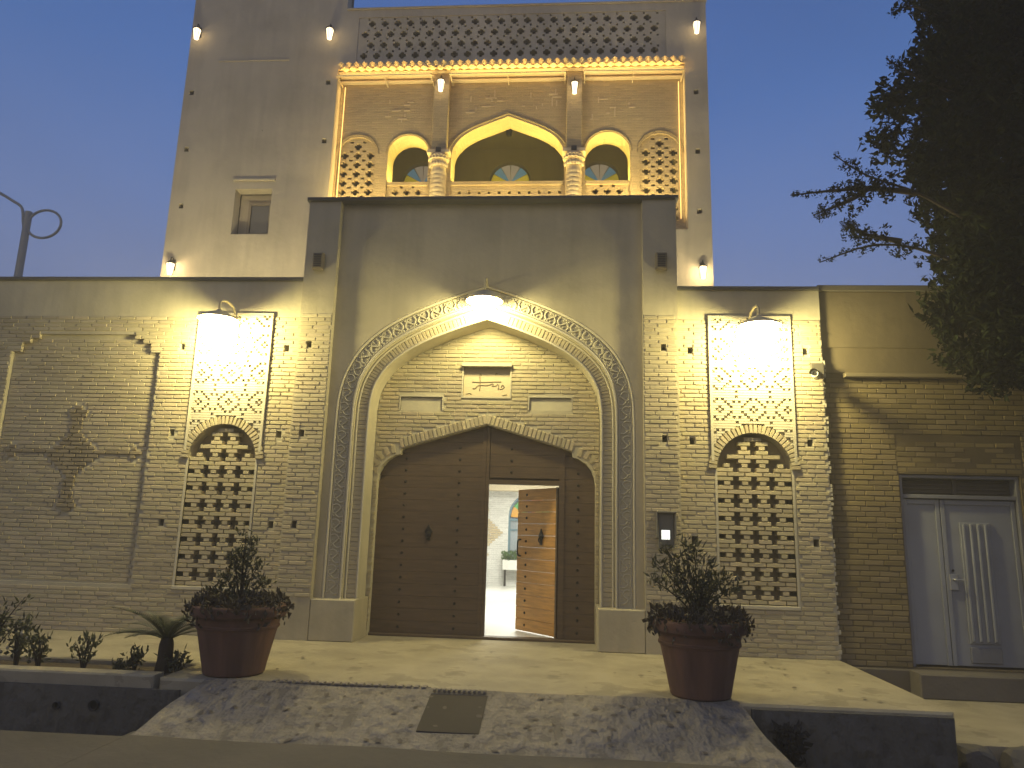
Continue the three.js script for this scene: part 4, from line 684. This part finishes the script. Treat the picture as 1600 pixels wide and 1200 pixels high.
// ------------------------------------------------------------------ ramp fittings and litter
{
  const c = thing('drain_cover', 'dark rectangular steel drain cover set in the ramp before the gate', 'drain cover', [.18, 0, 2.9]);
  const sl = -.2, yr = z => .006 - .2408 * (z - 2.47);
  const g = bevelBox(-.05, .42, -.025, .004, -.32, .3, .003), p = g; p.rotateX(.2363).translate(0, yr(2.88) + .001, 2.88);
  part(c, 'plate', g, mat([.085, .07, .05], { roughness: .9, map: stainTex }));
  const teeth = []; for (let i = 0; i < 11; i++) teeth.push(bevelBox(-.04 + i * .042, -.018 + i * .042, 0, .02, 2.5, 2.57, .004)); part(c, 'tooth', merge(teeth), M.concrete);
  const ch = thing('channel_grate', 'narrow slotted channel where paving meets the ramp, left of the drain cover', 'drain', [-.75, 0, 2.45]);
  for (let i = 0; i < 20; i++) { const x = -1.42 + i * .068, m = shade(new THREE.Mesh(bevelBox(-.02, .02, 0, .014, -.045, .045, .003), M.concrete)); m.name = 'bar'; m.position.set(x + .75, .004, 0); ch.add(m); }
  part(ch, 'slot', box(-1.46, -.08, .001, .005, 2.41, 2.49), M.darkVoid);
  // fallen leaves scattered over ramp and paving
  const lg = clean(new THREE.ShapeGeometry(shapeOf([[0, -.03], [.012, -.016], [.02, 0], [.013, .02], [0, .034], [-.015, .018], [-.02, -.004], [-.011, -.02]]))), N = 130, im = new THREE.InstancedMesh(lg, mat([.15, .125, .095], { side: THREE.DoubleSide }), N), m4 = new THREE.Matrix4(), q = new THREE.Quaternion();
  for (let i = 0; i < N; i++) {
    const onRamp = i < 80, x = onRamp ? -1.9 + rnd() * 4.2 : (rnd() < .5 ? 2.4 + rnd() * 1.6 : -2.2 + rnd() * 4.4), z = onRamp ? 2.52 + rnd() * .95 : .4 + rnd() * 2; const v = (z - 2.47) / .98, e = onRamp ? v : 0;
    q.setFromEuler(new THREE.Euler(-Math.PI / 2 + (onRamp ? .236 : 0) + (rnd() - .5) * .3, (rnd() - .5) * .3, rnd() * 6.28)); m4.compose(V(x, .014 - .236 * e, z), q, V(1, 1, 1).multiplyScalar(.4 + rnd() * .7)); im.setMatrixAt(i, m4);
  }
  im.name = 'fallen_leaves'; im.userData = { kind: 'stuff', label: 'dry fallen leaves scattered on ramp and paving', category: 'leaves' }; shade(im); scene.add(im);
  // kerb stones and rubble by the neighbour's pavement edge
  const stone = (seed, r, sx, sy, sz) => { const g = new THREE.IcosahedronGeometry(r, 3), p = g.attributes.position, rr = rngOf(seed), ph = [rr() * 6, rr() * 6, rr() * 6]; for (let i = 0; i < p.count; i++) { const v = V().fromBufferAttribute(p, i), k = 1 + .13 * Math.sin(v.x / r * 3 + ph[0]) * Math.sin(v.y / r * 2.5 + ph[1]) + .09 * Math.sin(v.z / r * 5 + ph[2]); v.multiplyScalar(k); p.setXYZ(i, Math.max(-r * .8, Math.min(r * .8, v.x)) * sx, Math.max(-r * .7, Math.min(r * .75, v.y)) * sy, Math.max(-r * .8, Math.min(r * .8, v.z)) * sz); } g.computeVertexNormals(); return uvm(g); };
  for (const [i, x, y, z, r, label] of [[1, 4.42, -.42, 2.22, .15, 'rounded rubble stone at the pavement corner beside the ditch'], [2, 4.95, -.45, 2.25, .2, 'long dark kerb stone at the right edge of the ditch'], [3, 4.22, -.56, 2.35, .11, 'small stone lying low in the ditch by the pavement end']]) { const t = thing('rubble_stone', label, 'stone', [x, y - r * .7, z]); part(t, 'stone', stone(i, r, i === 2 ? 1.9 : 1.1, 1, 1).translate(x, y, z), mat([.15, .135, .115], { map: stainTex, bumpMap: fineBump, bumpScale: .01 })); }
  const ditchClump = thing('ditch_clump', 'dark clump of rubbish lodged in the ditch right of the ramp', 'flakes', [2.75, -.80, 2.72]);
  part(ditchClump, 'clump', leafCloud(260, () => { const a = rnd() * 6.28, q = Math.sqrt(rnd()), h = rnd(); return [2.83 + Math.cos(a) * q * .11, -.78 + h * .62, 2.6 + Math.sin(a) * q * .06]; }, .09, .05), mat([.028, .024, .02]));  // dark leaf shapes in place of a dark spot on the ditch wall
  for (const [x, y, r, label] of [[-2.93, -.22, .045, 'dark drain pipe mouth in the ditch wall below the palm'], [-3.26, -.235, .03, 'smaller dark drain pipe mouth in the ditch wall further left']]) { const t = thing('drain_pipe', label, 'pipe', [x, y, 2.585]); part(t, 'pipe', lathe([[r * .8, 0], [r * .82, .03], [r, .032], [r, 0]], 18).rotateX(Math.PI / 2).translate(x, y, 2.586), mat([.06, .055, .05])); part(t, 'mouth', clean(new THREE.CircleGeometry(r * .8, 20).translate(x, y, 2.589)), mat([.012, .011, .01])); }
}

// ------------------------------------------------------------------ tree over the neighbour's pavement
{
  const t = thing('tree', 'tall dark dense tree overhanging the neighbour wall at the right', 'tree', [6.75, -.33, 1.5]);
  const limb = (pts, r0, r1) => taperTube(pts, r0, r1, 14, 8), limbs = [limb([[6.75, -.35, 1.5], [6.72, 1.5, 1.5], [6.6, 3.4, 1.45], [6.45, 5.6, 1.4], [6.4, 8.2, 1.3], [6.3, 10.5, 1.3]], .2, .05)];
  const twigPaths = [
    [[6.5, 4.1, 1.4], [5.4, 4.55, 1.45], [4.7, 4.95, 1.5], [4.15, 5.18, 1.5], [3.88, 5.40, 1.5]],
    [[4.7, 4.95, 1.5], [4.25, 5.0, 1.5], [3.85, 4.98, 1.5], [3.40, 4.93, 1.5]],
    [[4.2, 5.0, 1.5], [4.0, 4.85, 1.55], [3.62, 4.70, 1.5]],
    [[6.4, 3.6, 1.4], [5.3, 4.05, 1.5], [4.6, 4.34, 1.5], [4.2, 4.36, 1.5], [3.66, 4.17, 1.5]], [[4.5, 4.4, 1.5], [4.1, 4.5, 1.5], [3.95, 4.6, 1.5]],
    [[6.4, 5.8, 1.4], [5.2, 6.1, 1.5], [4.75, 6.35, 1.5], [4.5, 6.55, 1.5]], [[6.4, 6.6, 1.4], [5.2, 7.0, 1.5], [4.8, 7.2, 1.5], [4.62, 7.1, 1.5]],
    [[6.45, 4.6, 1.4], [7.4, 5.2, 1.8], [8.0, 5.6, 2]]];
  twigPaths.forEach((p, i) => limbs.push(limb(p, i < 7 ? .035 : .06, .006)));
  part(t, 'trunk', merge(limbs), bark);
  const spray = leafCloud(20, () => [(rnd() - .5) * .2, (rnd() - .5) * .2, (rnd() - .5) * .2], .095, .042), places = [];
  const add = (x, y, z, s) => places.push([x, y, z, s]);
  const lump = (a, b) => .5 + .5 * Math.sin(a * 2.1 + 1.7) * Math.sin(b * 1.7 + .6) + .25 * Math.sin(a * 5.3 + b * 4.1);
  while (places.length < 9000) { // ragged column of foliage
    const y = 3.15 + rnd() * 7.8, k = y < 4.2 ? .62 + .38 * (y - 3.15) / 1.05 : 1, a = rnd() * 6.283, R = ((y > 7 ? 1.42 : 1.55) * k + .20 * Math.sin(y * 2.3) + .16 * Math.sin(y * 5.1 + 2 * a) + .22 * (lump(a * 2, y) - .5)) * (y > 9 ? 1 - (y - 9) * .3 : 1), q = R * Math.pow(rnd(), .42);
    const droop = y < 3.7 ? Math.sin(a * 4 + 1) * .22 : 0; add(6.45 + Math.cos(a) * q, y + droop, 1.35 + Math.sin(a) * q * .95, .8 + rnd() * .6);
  }
  for (const p of twigPaths.slice(0, 7)) { const c = new THREE.CatmullRomCurve3(p.map(v => V(...v))); for (let i = 0; i < 30; i++) { const u = .25 + .75 * rnd(), v = c.getPoint(u), s = (1 - u) * .2 + .035; add(v.x + (rnd() - .5) * s * 2, v.y + (rnd() - .5) * s * 1.6, v.z + (rnd() - .5) * s * 2, .3 + (1 - u) * .42); } }
  const sp = spray.attributes.position.array, sn = spray.attributes.normal.array, nv = sp.length / 3, P = new Float32Array(places.length * nv * 3), N = new Float32Array(P.length), C = new Float32Array(P.length), q = new THREE.Quaternion(), v = V(0, 0, 0);
  places.forEach(([x, y, z, s], i) => {
    q.setFromEuler(new THREE.Euler(rnd() * 6.28, rnd() * 6.28, rnd() * 6.28)); const k = .7 + rnd() * .6, kg = k * (.95 + rnd() * .1);
    for (let j = 0; j < nv; j++) { const o = (i * nv + j) * 3; v.set(sp[j * 3] * s, sp[j * 3 + 1] * s, sp[j * 3 + 2] * s).applyQuaternion(q); P[o] = v.x + x; P[o + 1] = v.y + y; P[o + 2] = v.z + z; v.set(sn[j * 3], sn[j * 3 + 1], sn[j * 3 + 2]).applyQuaternion(q); N[o] = v.x; N[o + 1] = v.y; N[o + 2] = v.z; C[o] = k; C[o + 1] = kg; C[o + 2] = k * .9; }
  });
  const cg = new THREE.BufferGeometry(); cg.setAttribute('position', new THREE.BufferAttribute(P, 3)); cg.setAttribute('normal', new THREE.BufferAttribute(N, 3)); cg.setAttribute('color', new THREE.BufferAttribute(C, 3));
  part(t, 'crown', cg, leafMat([.017, .022, .010], { transmission: .2, vertexColors: true, roughness: 1, specularIntensity: .15 }));
}
// ------------------------------------------------------------------ street lamp far behind the garden wall
{
  const t = thing('street_lamp', 'grey street lamp post with a ring bracket beyond the garden wall', 'street lamp', [-18, 0, -14]), mm = mat([.16, .175, .20], { roughness: .5, metalness: .3 });
  part(t, 'pole', taperTube([[-18, -.85, -14], [-18, 6, -14], [-18, 11.98, -14]], .17, .12, 8, 12), mm);
  part(t, 'ring', tube(Array.from({ length: 24 }, (_, i) => { const a = i / 24 * 6.2832; return [-17.36 + Math.cos(a) * .62, 11.52 + Math.sin(a) * .52, -14]; }), .045, 60, 8, true), mm);
  part(t, 'arm', tube([[-18, 11.0, -14], [-18.15, 11.6, -14], [-18.3, 12.15, -14], [-18.7, 12.42, -14], [-19.4, 12.8, -14], [-20.4, 13.2, -14]], .05, 40, 8), mm);
  part(t, 'lamp_head', bevelBox(-21.1, -20.3, 13.12, 13.3, -14.12, -13.88, .03), mm);
}
renderer.render(scene, camera);
